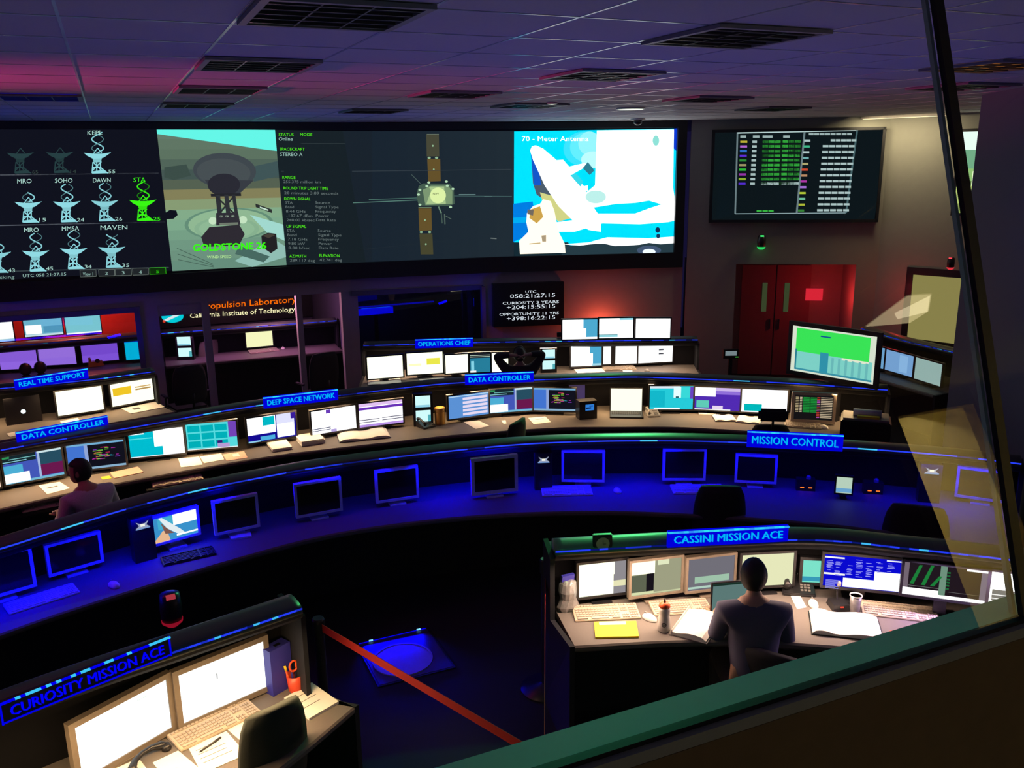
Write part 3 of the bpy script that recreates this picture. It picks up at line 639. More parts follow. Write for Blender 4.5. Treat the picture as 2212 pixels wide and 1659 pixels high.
A.m.obj('display', 'glow', tv)
# picture screen at the far right
ps = thing('picture_screen', 'narrow bright landscape picture screen high on the right wall beside the mullion', 'screen', (0, 0, 0))
s0 = along(K1, K2, (10.51, 8.68)); P_ = vrect(K1, K2, s0, s0+0.62, 2.68, 3.74)
face_box(vrect(K1, K2, s0-0.04, s0+0.66, 2.64, 3.78), 0.05, nR, 'blackframe', 'housing', ps)
pm = MB()
def pq(u0_, v0_, u1_, v1_, c, k=1.0, o=0.052):
    a_, b_, c_, d_ = [P_[0]+(P_[1]-P_[0])*u+(P_[3]-P_[0])*v+nR*o for u, v in ((u0_, v0_), (u1_, v0_), (u1_, v1_), (u0_, v1_))]
    pm.quad(a_, b_, c_, d_, tuple(x*k for x in C3(*c)))
pq(0, 0.78, 1, 1, (235, 255, 245), 1.1); pq(0, 0.55, 1, 0.78, (120, 180, 140)); pq(0, 0.4, 1, 0.55, (150, 200, 120)); pq(0.3, 0.34, 1, 0.52, (240, 255, 210), 1.2, 0.054); pq(0, 0.12, 1, 0.34, (190, 210, 120)); pq(0, 0.34, 1, 0.4, (90, 120, 60)); pq(0, 0, 1, 0.12, (150, 170, 90))
pm.obj('display', 'glow', ps)
# UTC clock display
pv = [onwall(1062, 612), onwall(1214, 605)]
ut = thing('clock_display', 'black wall display with white UTC mission time lettering', 'screen', (0, 0, 0))
dU = (Vector((5.2, 12.03))-Vector((3.0, 12.4))).normalized(); nU = Vector((dU.y, -dU.x, 0))
u0_ = onwall(1064, 660); u1_ = Vector((5.99, 11.78, 0))
SA, SB = (3.0, 12.4), (5.2, 12.03); SCc = (7.85, 11.2)
def onU(x, y, off): return onplane(x, y, (u0_.x, u0_.y-0.05), (u1_.x, u1_.y-0.05))+nU*off
zt, zb = onU(1140, 610, 0).z, onU(1140, 703, 0).z
a_, b_ = onU(1064, 660, 0), onU(1216, 660, 0)
fb = MB(); n2 = Vector((nU.x, nU.y)); a2 = Vector((a_.x, a_.y)); b2 = Vector((b_.x, b_.y))
fb.prism([a2+n2*0.05, b2+n2*0.05, b2-n2*0.04, a2-n2*0.04], zb, zt); fb.obj('housing', 'plastic', ut)
A = Art(lambda x, y, off: onU(x, y, off+0.018))
for s_, x, y, w_, h_ in (('UTC', 1133, 632, 23, 5.5), ('058:21:27:15', 1100, 643, 97, 8.5), ('CURIOSITY 3 YEARS', 1084, 657, 121, 6), ('+204:15:55:15', 1093, 667, 104, 8.5), ('OPPORTUNITY 11 YRS', 1077, 681, 128, 6), ('+398:16:22:15', 1093, 691, 104, 8.5)):
    A.text(s_, x, y, w_, h_, (235, 245, 255), 1.0, -0.03)
A.m.obj('display', 'glow', ut)
# lit institute sign in the back room
sg = thing('lit_sign', 'lit red and white institute sign seen through the doorway of the back room', 'sign', (1.7, 14.98, 1.2))
MB().box((0, 0.02, 0.03), (2.75, 0.1, 0.62)).obj('panel', 'blackframe', sg)
def on15(x, y, off): return in_local(sg, onplane(x, y, (0, 14.98), (1, 14.98))+Vector((0, -0.012-off, 0)))
A = Art(on15)
A.text('Jet Propulsion Laboratory', 401, 670, 238, 14, (255, 110, 0), 1.2, -0.075)
A.text('California Institute of Technology', 410, 686, 226, 11, (255, 245, 190), 1.3, -0.062)
A.ell(372, 682, 24, 14, (0, 190, 205), 1.2); A.poly([(354, 690), (360, 693), (392, 678), (386, 674)], (220, 240, 245)); A.poly([(352, 690), (358, 692), (356, 696), (351, 695)], (220, 60, 40))
A.m.obj('lettering', 'glow', sg)

# ================================================================== CONSOLES
def polyrow(P, z): return [Vector((p.x, p.y, z)) for p in P]
def console(label, led, front, hood=True, n=60, ledk=1.0, backboard='console', group=None, z=0.0, ends=True, base=True, dz=0.0):
    t = thing('control_console', label, 'console', (0, 0, 0)); L = resample(smoothline(led), n); Fr = resample(smoothline(front), n)
    Bk = offs(L, 0.32)
    # desk slab with rounded nose
    MB().sweep([polyrow([f.lerp(b, 0.015) for f, b in zip(Fr, Bk)], 0.708), polyrow(Fr, 0.722), polyrow(Fr, 0.740), polyrow([f.lerp(b, 0.015) for f, b in zip(Fr, Bk)], 0.75), polyrow(Bk, 0.75), polyrow(Bk, 0.708)]).obj('desk_top', 'desk', t)
    MB().sweep([polyrow(offs(L, 0.31), 0.0), polyrow(offs(L, 0.31), 1.06+dz), polyrow(offs(L, 0.35), 1.06+dz), polyrow(offs(L, 0.35), 0.0)]).obj('back_panel', 'innerdark', t)
    if base: MB().sweep([polyrow([f.lerp(b, 0.75) for f, b in zip(Fr, Bk)], 0.0), polyrow([f.lerp(b, 0.75) for f, b in zip(Fr, Bk)], 0.708), polyrow([f.lerp(b, 0.80) for f, b in zip(Fr, Bk)], 0.708), polyrow([f.lerp(b, 0.80) for f, b in zip(Fr, Bk)], 0.0)]).obj('kick_panel', 'console', t)
    prof = [(0.345, 1.056), (0.345, 1.066), (0.19, 1.088), (0.175, 1.105), (0.175, 1.13), (0.17, 1.155), (0.155, 1.173), (0.13, 1.182), (0.09, 1.182), (0.05, 1.176), (0.022, 1.167), (0.008, 1.158), (0.008, 1.146), (0.0, 1.142), (0.0, 1.126), (0.10, 1.112), (0.165, 1.08)]
    lip = [(0.10, 1.112), (0.0, 1.126), (0.006, 1.108), (0.030, 1.083), (0.06, 1.068), (0.10, 1.055), (0.34, 1.048), (0.34, 1.054), (0.16, 1.075)]
    MB().sweep([polyrow(offs(L, o), zz+dz) for o, zz in prof]).obj('hood', 'hood', t, True)
    MB().sweep([polyrow(offs(L, o), zz+dz) for o, zz in lip]).obj('hood_lip', 'console', t)
    sm = MB()
    q = [polyrow(offs(L, 0.004), 1.1575+dz), polyrow(offs(L, 0.004), 1.1465+dz)]
    for k in range(n-1):
        r = random.random(); c = (0.02, 0.05, 1.0)
        f_ = 0.15 if r < 0.12 else (0.55 if r < 0.35 else 1.0)
        if r > 0.93: c = (0.06, 0.55, 1.0)
        f_ *= ledk
        sm.quad(q[1][k], q[1][k+1], q[0][k+1], q[0][k], tuple(x*f_ for x in c))
    sm.obj('led_strip', 'glow', t)
    if ends:
        for P0, P1, P2, s in ((Fr[0], Bk[0], L[0], -1), (Fr[-1], Bk[-1], L[-1], 1)):
            d = (P1-P0).normalized(); nn = Vector((d.y, -d.x))*0.03*s; e = MB(); k2 = P2+d*0.02; e.add([(p.x, p.y, z) for p, z in
                ((P0, 0), (P1, 0), (P1, 1.10+dz), (k2, 1.10+dz), (k2, 0.75), (P0, 0.75), (P0+nn, 0), (P1+nn, 0), (P1+nn, 1.10+dz), (k2+nn, 1.10+dz), (k2+nn, 0.75), (P0+nn, 0.75))],
                [(0, 5, 4, 3, 2, 1), (6, 7, 8, 9, 10, 11), (0, 1, 7, 6), (1, 2, 8, 7), (2, 3, 9, 8), (3, 4, 10, 9), (4, 5, 11, 10), (5, 0, 6, 11)]).obj('end_panel', 'console', t)
    return t, L, Fr
def under_lights(L, per, power, color, name, d=-0.06, z=1.085, tilt=-0.25, i0=0, i1=None, dim=None):
    P = resample(L, 200); Ln = sum((b-a).length for a, b in zip(P, P[1:])); k = max(1, round(Ln/per))
    for i in range(k):
        s = (i+0.5)/k; j = min(198, int(s*199)); p = P[j]; tn = (P[j+1]-P[j]).normalized(); nm = Vector((-tn.y, tn.x))
        if i1 is not None and not (i0 <= s <= i1): continue
        q = p+nm*d
        o = area(name, (q.x, q.y, z), (q.x+nm.x*tilt, q.y+nm.y*tilt, z-1), Ln/k*0.8, 0.03, power*Ln/k*(dim(s) if dim else 1), color)
        o.rotation_euler = (Matrix(((tn.x, nm.x, 0), (tn.y, nm.y, 0), (0, 0, 1)))).to_euler()
BLED = [(-2.2, 7.82), (-0.9, 8.2), (0.01, 8.38), (1.0, 8.60), (1.92, 8.62), (2.73, 8.62), (3.24, 8.55), (4.07, 8.27), (4.69, 8.05), (5.14, 7.83), (6.25, 6.98), (6.95, 6.30)]
BFR = [(-2.3, 7.5), (-1.11, 7.84), (-0.23, 8.06), (1.03, 8.2), (1.7, 8.17), (2.3, 8.11), (3.03, 8.03), (3.99, 7.80), (4.6, 7.52), (5.12, 7.25), (5.75, 6.75), (6.45, 6.05)]
CLED = [(-1.6, 5.62), (-0.87, 5.91), (-0.54, 6.08), (-0.12, 6.28), (0.35, 6.43), (0.79, 6.5), (1.29, 6.54), (2.03, 6.49), (3.0, 6.33), (3.9, 5.97), (4.6, 5.56), (5.29, 5.05), (5.8, 4.6), (6.12, 4.22)]
CFR = [(-1.7, 5.15), (-0.89, 5.57), (-0.25, 5.8), (0.5, 6.02), (1.19, 6.15), (1.89, 6.1), (2.59, 5.93), (3.27, 5.65), (3.85, 5.3), (4.6, 4.75), (5.1, 4.25), (5.5, 3.75)]
DLED = [(2.17, 4.28), (2.57, 4.15), (2.81, 4.07), (3.23, 3.92), (3.55, 3.80), (3.8, 3.65), (4.0, 3.47), (4.24, 3.26), (4.5, 3.02), (4.80, 2.74)]
DFR = [(2.14, 3.98), (2.72, 3.77), (3.2, 3.52), (3.72, 3.16), (4.08, 2.78), (4.35, 2.35)]
ELED = [(-1.15, 3.55), (-0.65, 3.76), (-0.31, 3.87), (0.02, 3.95), (0.30, 4.02), (0.655, 4.11)]
EFR = [(-1.15, 2.85), (-0.5, 3.15), (0.0, 3.38), (0.45, 3.65), (0.85, 3.95)]
AL = [(-2.4, 10.66), (-1.3, 10.58), (-0.45, 10.56), (0.25, 10.66)]; AF = [(-2.4, 9.85), (-1.29, 9.95), (-0.4, 10.1), (0.4, 10.28)]
ML = [(2.78, 10.98), (3.45, 10.72), (4.33, 10.4), (5.1, 10.06), (6.5, 9.42), (6.78, 9.28)]; MF = [(2.55, 10.35), (3.4, 10.15), (4.3, 9.85), (4.9, 9.6), (5.8, 9.15), (6.5, 8.75)]
R1L = [(-3.2, 13.18), (-1.5, 13.15), (0.25, 13.15)]; R1F = [(-3.2, 12.62), (-1.5, 12.66), (0.25, 12.78)]
R2L = [(0.45, 13.14), (1.4, 13.08), (2.9, 12.98)]; R2F = [(0.45, 12.80), (1.4, 12.78), (2.9, 12.70)]
QL = [(8.95, 8.75), (9.0, 7.9), (8.95, 6.9)]
QF = [(8.42, 8.6), (8.48, 7.9), (8.42, 7.0)]
_, Lb, Fb_ = console('long curved console with bright desk, second from the front, spanning the room', BLED, BFR)
_, Lc, Fc = console('long curved unmanned console glowing blue in the middle of the room', CLED, CFR, ledk=1.2)
_, Ld, Fd = console('near right console where the seated man in a dark sweater works', DLED, DFR, dz=0.05)
_, Le, Fe = console('near left console with two big white monitors', ELED, EFR, dz=0.12)
_, La, Fa = console('far left console in front of the red back room window', AL, AF)
_, Lm, Fm = console('far console under the operations chief sign and the six monitor bank', ML, MF)
_, L1, _f = console('console inside the red back room with purple monitors', R1L, R1F, ledk=0.15)
_, L2, _f = console('console inside the back room behind the doorway posts', R2L, R2F)
_, L3, _f = console('console at the right wall with two pale monitors', QL[::-1] if False else [(9.2, 8.9), (9.05, 8.1), (9.0, 7.0)], [(8.6, 8.9), (8.5, 8.1), (8.45, 7.0)], ledk=0.4)
under_lights(Lb, 1.1, 8.0, WARM, 'task_lamp_b'); under_lights(La, 1.1, 6.5, WARM, 'task_lamp_a'); under_lights(Lm, 1.1, 6.5, (1.0, 0.66, 0.42), 'task_lamp_m')
under_lights(Ld, 1.0, 13.0, (1.0, 0.66, 0.46), 'task_lamp_d', z=1.12, i0=0, i1=0.55); under_lights(Ld, 1.0, 14.0, (0.80, 0.50, 1.0), 'task_lamp_d_violet', z=1.12, i0=0.55, i1=1)
under_lights(Le, 0.9, 12.0, WARM, 'task_lamp_e', d=-0.20, z=1.17, tilt=-0.15)
under_lights(Lc, 1.3, 7.5, BLUE, 'led_glow_c', d=-0.06, dim=lambda s: 0.28 if 0.27 < s < 0.44 else (0.5 if s > 0.66 else 1.15))
under_lights(L2, 1.2, 1.2, (0.8, 0.25, 0.9), 'led_glow_room')

# ------------------------------------------------------------------ signs
def sign(text, label, q, zb=1.17, style='cyan', y_off=0.0):
    BL, BR = at(q[0], q[1], zb), at(q[2], q[3], zb)
    zt = (onplane(q[0], q[4], BL, BR).z+onplane(q[2], q[5], BL, BR).z)/2; h = zt-zb
    d = BR-BL; w = math.hypot(d.x, d.y); mid = (BL+BR)/2
    t = thing('name_sign', label, 'sign', (mid.x, mid.y, zb), math.atan2(d.y, d.x), 'lit name signs on the consoles')
    if style == 'cyan':
        MB().box((0, 0.014, h/2), (w, 0.02, h), col=(0.0, 0.0, 0.75)).obj('panel', 'glow', t)
        m = MB()
        for k in range(24): r = random.random(); m.box((-w/2+w*(k+0.5)/24, 0.006, h-0.006), (w/24, 0.030, 0.008), col=(0.03, 0.25+0.6*r, 1.0))
        m.obj('top_edge', 'glow', t)
        lc = (0.0, 0.50, 1.0)
    else:
        MB().box((0, 0.014, h/2), (w, 0.02, h)).obj('panel', 'plastic', t)
        m = MB()
        for k in range(36): r = random.random(); m.box((-w/2+w*(k+0.5)/36, 0.006, h-0.004), (w/36, 0.028, 0.007), col=(0.05, 0.6, 1.0) if r > 0.45 else (0, 0.0, 0.9))
        m.box((0, 0.002, 0.006), (w, 0.006, 0.006), col=(0, 0, 0.8)); m.box((-w/2+0.004, 0.002, h/2), (0.007, 0.006, h), col=(0, 0, 0.8)); m.box((w/2-0.004, 0.002, h/2), (0.007, 0.006, h), col=(0, 0, 0.8))
        m.obj('top_edge', 'glow', t)
        lc = (0.0, 0.0, 1.0)
    tw = w*0.90; v0 = h*0.26; th = h*0.48
    mm = MB().text(text, lambda u, v: (-tw/2+u*tw, 0.0, v0+v*th), lc)
    mm.text(text, lambda u, v: (-tw/2+u*tw+0.004, -0.001, v0+v*th-0.002), lc)
    mm.obj('lettering', 'glow', t)
    return t
sign('MISSION CONTROL', 'blue lit sign reading MISSION CONTROL on the middle console', (1613, 966, 1820, 976, 930, 941))
sign('DATA CONTROLLER', 'blue lit sign reading DATA CONTROLLER at centre, below the operations chief sign', (1005, 832, 1153, 825, 809, 803))
sign('DATA CONTROLLER', 'blue lit sign reading DATA CONTROLLER at the far left edge', (38, 958, 235, 920, 933, 898))
sign('DEEP SPACE NETWORK', 'blue lit sign reading DEEP SPACE NETWORK in front of the doorway', (570, 883, 731, 864, 859, 840))
sign('REAL TIME SUPPORT', 'blue lit sign with blurred lettering below the purple monitors', (34, 843, 192, 817, 818, 797))
sign('OPERATIONS CHIEF', 'blue lit sign reading OPERATIONS CHIEF, farthest of the lit signs', (897, 753, 1022, 749, 733, 730))
sign('CASSINI MISSION ACE', 'blue lit sign reading CASSINI MISSION ACE above the seated man', (1442, 1184, 1702, 1170, 1148, 1137), zb=1.215, style='cyan')
sign('CURIOSITY MISSION ACE', 'dark sign with blue letters CURIOSITY MISSION ACE above the near left monitors', (5, 1568, 372, 1416, 1512, 1377), zb=1.275, style='dark')

# ------------------------------------------------------------------ monitors
PLR = ((0, 13.75), (1, 13.75))
def disp(m, w, h, content, ox=0, oz=0, y=-0.0005):
    k = 0
    for it in content:
        k += 1; yy = y-0.0006*k
        if it[0] == 't':
            _, u, v, tw, th, s_, c = it[:7]; f_ = it[7] if len(it) > 7 else 1.0; col = tuple(x*f_ for x in C3(*c))
            m.text(s_, lambda a, b: (ox+(u+a*tw)*w, yy, oz+(v+b*th)*h), col)
        elif it[0] == 'p':
            _, pts, c = it[:3]; f_ = it[3] if len(it) > 3 else 1.0
            m.poly([(ox+u*w, yy, oz+v*h) for u, v in pts], tuple(x*f_ for x in C3(*c)))
        else:
            u0, v0, u1, v1, c = it[:5]; f_ = it[5] if len(it) > 5 else 1.0
            m.quad((ox+u0*w, yy, oz+v0*h), (ox+u1*w, yy, oz+v0*h), (ox+u1*w, yy, oz+v1*h), (ox+u0*w, yy, oz+v1*h), tuple(x*f_ for x in C3(*c)))
def monitor(label, q, content, zb=0.80, desk=0.75, bezel='plastic', bz=0.016, group=None, name='monitor', stand=True, plane=None, hfix=None, cat='monitor', led=None, dy=0.0, off=False):
    if plane: BL, BR = onplane(q[0], q[1], *plane), onplane(q[2], q[3], *plane); zb = (BL.z+BR.z)/2
    else: BL, BR = at(q[0], q[1], zb), at(q[2], q[3], zb)
    h = (onplane(q[0], q[4], BL, BR).z+onplane(q[2], q[5], BL, BR).z)/2-zb
    if hfix: h = hfix
    d = BR-BL; w = math.hypot(d.x, d.y); mid = (BL+BR)/2
    base = desk if desk is not None else zb
    t = thing(name, label, cat, (mid.x, mid.y, base), math.atan2(d.y, d.x), group)
    oz = zb-base
    f = MB(); f.box((0, 0.018, oz+h/2), (w+2*bz, 0.028, h+2*bz))
    for c_, d_ in (((0, oz-bz/2), (w+2*bz, bz)), ((0, oz+h+bz/2), (w+2*bz, bz)), ((-w/2-bz/2, oz+h/2), (bz, h)), ((w/2+bz/2, oz+h/2), (bz, h))):
        f.box((c_[0], 0.0, c_[1]), (d_[0], 0.010, d_[1]))
    f.box((0, 0.045, oz+h/2), (w*0.6, 0.03, h*0.6), taper=0.8); f.obj('housing', bezel, t)
    m = MB(); disp(m, w, h, content, -w/2, oz, 0.0028)
    if off: MB().quad((-w/2, 0.0028, oz), (w/2, 0.0028, oz), (w/2, 0.0028, oz+h), (-w/2, 0.0028, oz+h)).obj('display', 'offglass', t)
    if content: m.obj('display' if not off else 'indicator', 'glow', t)
    if stand and desk is not None and oz > 0.004:
        hb = min(oz, 0.03)
        MB().box((0, 0.07, 0.006), (w*0.42, 0.16, 0.012)).obj('stand_base', bezel, t)
        MB().box((0, 0.075, (oz+h*0.4)/2+0.006), (0.07, 0.03, oz+h*0.4-0.012)).obj('stand_neck', bezel, t)
    if plane == PLR: MB().box((0, 0.24, oz+h/2), (0.12, 0.36, 0.08)).obj('wall_bracket', bezel, t)
    if led: MB().box((w*0.0, -0.007, oz-bz/2), (0.03, 0.004, 0.005), col=led).obj('power_light', 'glow', t)
    return t
WT = (255, 255, 255); CR = (255, 255, 225); CN = (0, 205, 215); LC = (110, 215, 235); PU = (95, 60, 190); NB = (20, 10, 150)
full = lambda c, k=1.6: [(0, 0, 1, 1, c, k)]
gA = 'monitors of the far left console'; gR = 'monitors inside the red back room'; gO = 'monitors below the operations chief sign'; gS = 'six monitor bank'; gB = 'monitors along the bright curved console'; gC = 'switched off monitors of the blue console'; gD = 'monitors of the near right console'; gE = 'near left white monitors'
VI = lambda a, b: [(0, 0, 1, 1, a, 1.0), (0, 0.0, 1, 0.35, b, 1.0)]
monitor('lilac screen of the red back room, leftmost of its lower row', (2, 799, 83, 795, 755, 748), VI((150, 100, 235), (160, 110, 245)), group=gR)
monitor('lilac screen of the red back room, second of its lower row', (87, 790, 166, 786, 746, 742), VI((165, 120, 240), (160, 115, 240)), group=gR)
monitor('violet screen of the red back room behind the small brown device', (179, 784, 257, 777, 740, 736), VI((130, 80, 225), (140, 90, 235)), group=gR)
monitor('cyan screen at the right end of the red back room', (273, 778, 316, 775, 736, 733), [(0, 0, 1, 1, (0, 190, 235)), (0, 0.9, 1, 1, (0, 60, 220))], group=gR)
up_ = dict(plane=PLR, desk=None, stand=False, bz=0.012, group='wall monitors in the red back room')
monitor('white wall screen cut by the left edge in the red back room', (-48, 742, 32, 736, 700, 693), full(WT, 1.3)+[(0, 0, 1, 0.12, (170, 215, 225))], **up_)
monitor('pale blue wall screen with a white patch in the red back room', (55, 729, 137, 721, 688, 680), [(0, 0, 1, 1, (120, 195, 225)), (0.03, 0.12, 0.45, 0.6, WT, 1.3), (0.5, 0.15, 1, 0.5, (90, 165, 205)), (0, 0, 1, 0.1, (220, 245, 255))], **up_)
monitor('plain pale cyan wall screen beside the bare red wall', (144, 721, 220, 719, 679, 678), [(0, 0, 1, 1, (135, 215, 230)), (0, 0, 1, 0.07, WT, 1.2)], **up_)
monitor('plain white monitor of the far left console', (126, 899, 225, 884, 846, 832), full(CR, 1.5), group=gA, zb=0.79)
monitor('white monitor with yellow blocks at the right end of the far left console', (243, 879, 333, 862, 828, 817), full(CR, 1.4)+[(0.05, 0.45, 0.48, 0.8, (250, 205, 40)), (0.58, 0.55, 0.95, 0.62, (190, 150, 90)), (0.58, 0.66, 0.95, 0.72, (220, 180, 120))], group=gA, zb=0.79)
monitor('cream monitor seen through the doorway in the back room', (533, 751, 590, 746, 713, 710), full((245, 245, 190), 1.1), zb=0.80)
# operations chief desk
monitor('leftmost cream monitor below the operations chief sign', (795, 819, 871, 813, 772, 767), full(CR, 1.6), group=gO)
monitor('cream monitor with pale yellow patch below the operations chief sign', (880, 810, 957, 805, 763, 760), full(CR, 1.5)+[(0.55, 0.42, 0.92, 0.72, (245, 240, 80)), (0.05, 0.4, 0.4, 0.5, (250, 245, 190), 1.2)], group=gO)
monitor('third cream monitor below the operations chief sign, left of the teal one', (963, 807, 1011, 804, 767, 765), full(CR, 1.5), group=gO)
monitor('teal monitor with dark striped top behind the desk telephone', (1016, 805, 1059, 803, 764, 762), [(0, 0, 1, 1, (40, 130, 160)), (0, 0.75, 1, 1, (25, 30, 40)), (0, 0.8, 1, 0.83, (200, 220, 200)), (0, 0.88, 1, 0.91, (200, 220, 200)), (0.05, 0.1, 0.2, 0.6, (140, 220, 240)), (0, 0, 0.3, 0.1, WT)], group=gO)
monitor('white monitor partly hidden by the dark seated person', (1063, 804, 1098, 803, 763, 762), full(CR, 1.5), group=gO)
# six monitor bank
bl = (80, 175, 215)
monitor('lower left monitor of the six monitor bank', (1233, 792, 1299, 789, 747, 745), full(WT)+[(0.62, 0, 1, 1, bl), (0.62, 0, 0.72, 0.6, WT, 1.5), (0.7, 0, 1, 0.1, (170, 225, 240))], group=gS)
monitor('lower middle monitor of the six monitor bank', (1303, 787, 1376, 785, 744, 742), full(WT)+[(0.6, 0.93, 1, 1, (150, 220, 235))], group=gS)
monitor('lower right monitor of the six monitor bank with two grey marks', (1378, 785, 1452, 781, 740, 741), full(WT)+[(0.6, 0.6, 0.74, 0.68, (90, 90, 100)), (0.6, 0.4, 0.74, 0.48, (80, 80, 90))], group=gS)
A0, A1 = at(1233, 792, .8), at(1376, 785, .8); B0, B1 = at(1303, 787, .8), at(1452, 781, .8)
upk = dict(desk=None, stand=False, group=gS)
monitor('upper left monitor of the six monitor bank', (1215, 734, 1290, 731, 692, 689), full(WT)+[(0.6, 0.1, 1, 1, bl), (0.6, 0.1, 0.68, 0.55, WT, 1.5)], plane=((5.05, 10.0), (5.75, 9.72)), **upk)
monitor('upper middle monitor of the six monitor bank', (1294, 731, 1367, 729, 689, 686), full(WT)+[(0.6, 0.9, 1, 1, (150, 220, 235)), (0, 0.05, 0.55, 0.17, (150, 220, 230)), (0, 0.17, 0.55, 0.19, (60, 70, 80))], plane=((5.05, 10.0), (6.5, 9.40)), **upk)
monitor('upper right monitor of the six monitor bank', (1373, 728, 1447, 732, 687, 689), full(WT), plane=((5.75, 9.68), (6.6, 9.22)), **upk)
bk = thing('monitor_rack', 'black steel rack carrying the upper row of the six monitor bank', 'rack', (5.85, 9.84, 0), -0.40)
MB().box((0, 0.06, 0.60), (0.06, 0.05, 1.2)).obj('post', 'plastic', bk); MB().box((0, 0.03, 1.22), (1.5, 0.03, 0.06)).obj('crossbar', 'plastic', bk)
# bright curved console, left part
spec = [(0, 0, 1, 1, (18, 18, 30)), (0, 0, 1, 0.08, (140, 180, 210)), (0, 0.92, 1, 1, (120, 180, 220)), (0, 0.08, 0.36, 0.92, (70, 120, 215)), (0.3, 0.05, 0.36, 0.95, (150, 170, 220))]
for i in range(40):
    u = random.uniform(0.4, 0.85); v = random.uniform(0.35, 0.8)
    spec.append((u, v, u+random.uniform(0.04, 0.12), v+0.025, random.choice([(170, 40, 160), (200, 40, 90), (60, 170, 60), (40, 130, 150), (130, 60, 200), (190, 130, 60), (130, 200, 60)])))
quads = [(0, 0, 1, 1, (70, 90, 190)), (0, 0.72, 0.56, 1, (22, 40, 46)), (0, 0.9, 0.12, 0.98, (50, 150, 90)), (0.1, 0.84, 0.56, 0.87, (120, 190, 190)), (0, 0.76, 0.4, 0.79, (140, 210, 220)), (0.58, 0, 0.62, 1, (170, 190, 230)), (0.62, 0.5, 1, 0.92, (40, 80, 100)), (0.62, 0.1, 1, 0.5, (110, 25, 80)), (0.58, 0.92, 1, 1, (210, 235, 240)), (0, 0, 1, 0.08, (120, 190, 220)), (0, 0.03, 0.42, 0.36, WT, 1.3), (0, 0.36, 0.32, 0.65, (80, 180, 220))]
wins = [(0, 0, 1, 1, (0, 195, 215)), (0.45, 0.0, 1, 1, WT, 1.5), (0.45, 0.0, 0.6, 0.35, (0, 195, 215)), (0, 0.86, 0.28, 0.98, WT, 1.4), (0, 0.68, 0.42, 0.72, (90, 230, 235)), (0, 0, 1, 0.03, WT)]
tiles = [(0, 0, 1, 1, (90, 225, 230))]+[(0.03+0.27*i, 0.08+0.3*j, 0.27+0.27*i, 0.32+0.3*j, (0, 180, 190)) for i in range(3) for j in range(3)]+[(0.84, 0.4, 1, 1, (120, 70, 190)), (0.6, 0, 0.84, 0.18, (190, 160, 220)), (0.6, 0.2, 0.7, 0.3, (60, 20, 120)), (0, 0, 1, 0.03, WT)]
off_ = dict(group=gB)
monitor('bright monitor sliver cut by the left edge on the bright console', (-60, 1066, 2, 1052, 1008, 990), full((255, 220, 200), 1.1), **off_)
monitor('monitor with white, violet and maroon quarters left of the man', (13, 1048, 139, 1024, 984, 966), quads, **off_)
monitor('dark monitor with coloured text lines beside the man at far left', (150, 1019, 273, 1004, 963, 947), spec, led=None, **off_)
monitor('monitor split cyan and white, right of the man at far left', (283, 990, 400, 978, 933, 921), wins, **off_)
monitor('monitor tiled with nine cyan squares', (406, 973, 514, 964, 917, 908), tiles, **off_)
monitor('monitor with white panels and a small cyan block, left of the network sign desk', (537, 958, 641, 941, 903, 890), [(0, 0, 1, 1, NB), (0, 0.3, 0.58, 1, WT, 1.4), (0.6, 0.05, 0.97, 1, (225, 225, 255), 1.1), (0.32, 0.62, 0.56, 0.97, (0, 190, 205)), (0.6, 0.06, 0.95, 0.6, WT, 1.5), (0.25, 0.03, 0.55, 0.2, (80, 180, 230)), (0.9, 0.75, 1, 1, (60, 30, 160)), (0, 0, 0.25, 0.06, (150, 210, 240))], **off_)
monitor('white monitor with small purple tab behind the open binder', (675, 940, 770, 924, 889, 875), full(WT)+[(0.33, 0.82, 0.43, 0.98, (110, 60, 190)), (0, 0.2, 0.42, 0.235, (70, 70, 110)), (0, 0.12, 0.42, 0.15, (70, 70, 110)), (0.42, 0.0, 0.55, 0.12, (190, 170, 230))], **off_)
monitor('white monitor with purple bars, left of the stacked voice panel', (777, 924, 871, 912, 872, 863), full(WT, 1.3)+[(0, 0.86, 1, 1, (235, 200, 250)), (0, 0.72, 1, 0.83, (110, 50, 190)), (0, 0.28, 0.46, 0.31, (60, 50, 90)), (0.52, 0.3, 1, 0.33, (60, 50, 90)), (0, 0.18, 0.46, 0.21, (60, 50, 90)), (0.52, 0.2, 1, 0.23, (60, 50, 90)), (0, 0, 1, 0.10, (190, 150, 235))], **off_)
monitor('pale blue monitor with white text rows beside the amber jar', (970, 906, 1056, 894, 859, 843), [(0, 0, 1, 1, (95, 150, 220))]+[(0.35, 0.08+0.17*i, 0.97, 0.19+0.17*i, (240, 225, 250)) for i in range(5)]+[(0, 0.93, 1, 0.97, (190, 225, 250))], **off_)
monitor('monitor with blue, teal and maroon panes at centre', (1059, 893, 1150, 886, 842, 836), quads, **off_)
monitor('dark monitor with coloured text lines at centre', (1153, 886, 1243, 888, 838, 839), spec, **off_)
monitor('cyan and turquoise monitor right of the open laptop', (1403, 884, 1496, 884, 834, 834), [(0, 0, 1, 1, (40, 210, 225)), (0, 0.9, 0.7, 1, (230, 240, 250)), (0.55, 0.5, 0.72, 0.97, (220, 250, 250), 1.2), (0.72, 0.5, 0.93, 0.95, (60, 225, 225)), (0, 0.1, 0.35, 0.8, (20, 190, 210)), (0.6, 0.48, 0.67, 0.56, (40, 100, 110)), (0.93, 0.45, 1, 0.97, (110, 70, 200)), (0.1, 0, 0.7, 0.06, WT, 1.3)], **off_)
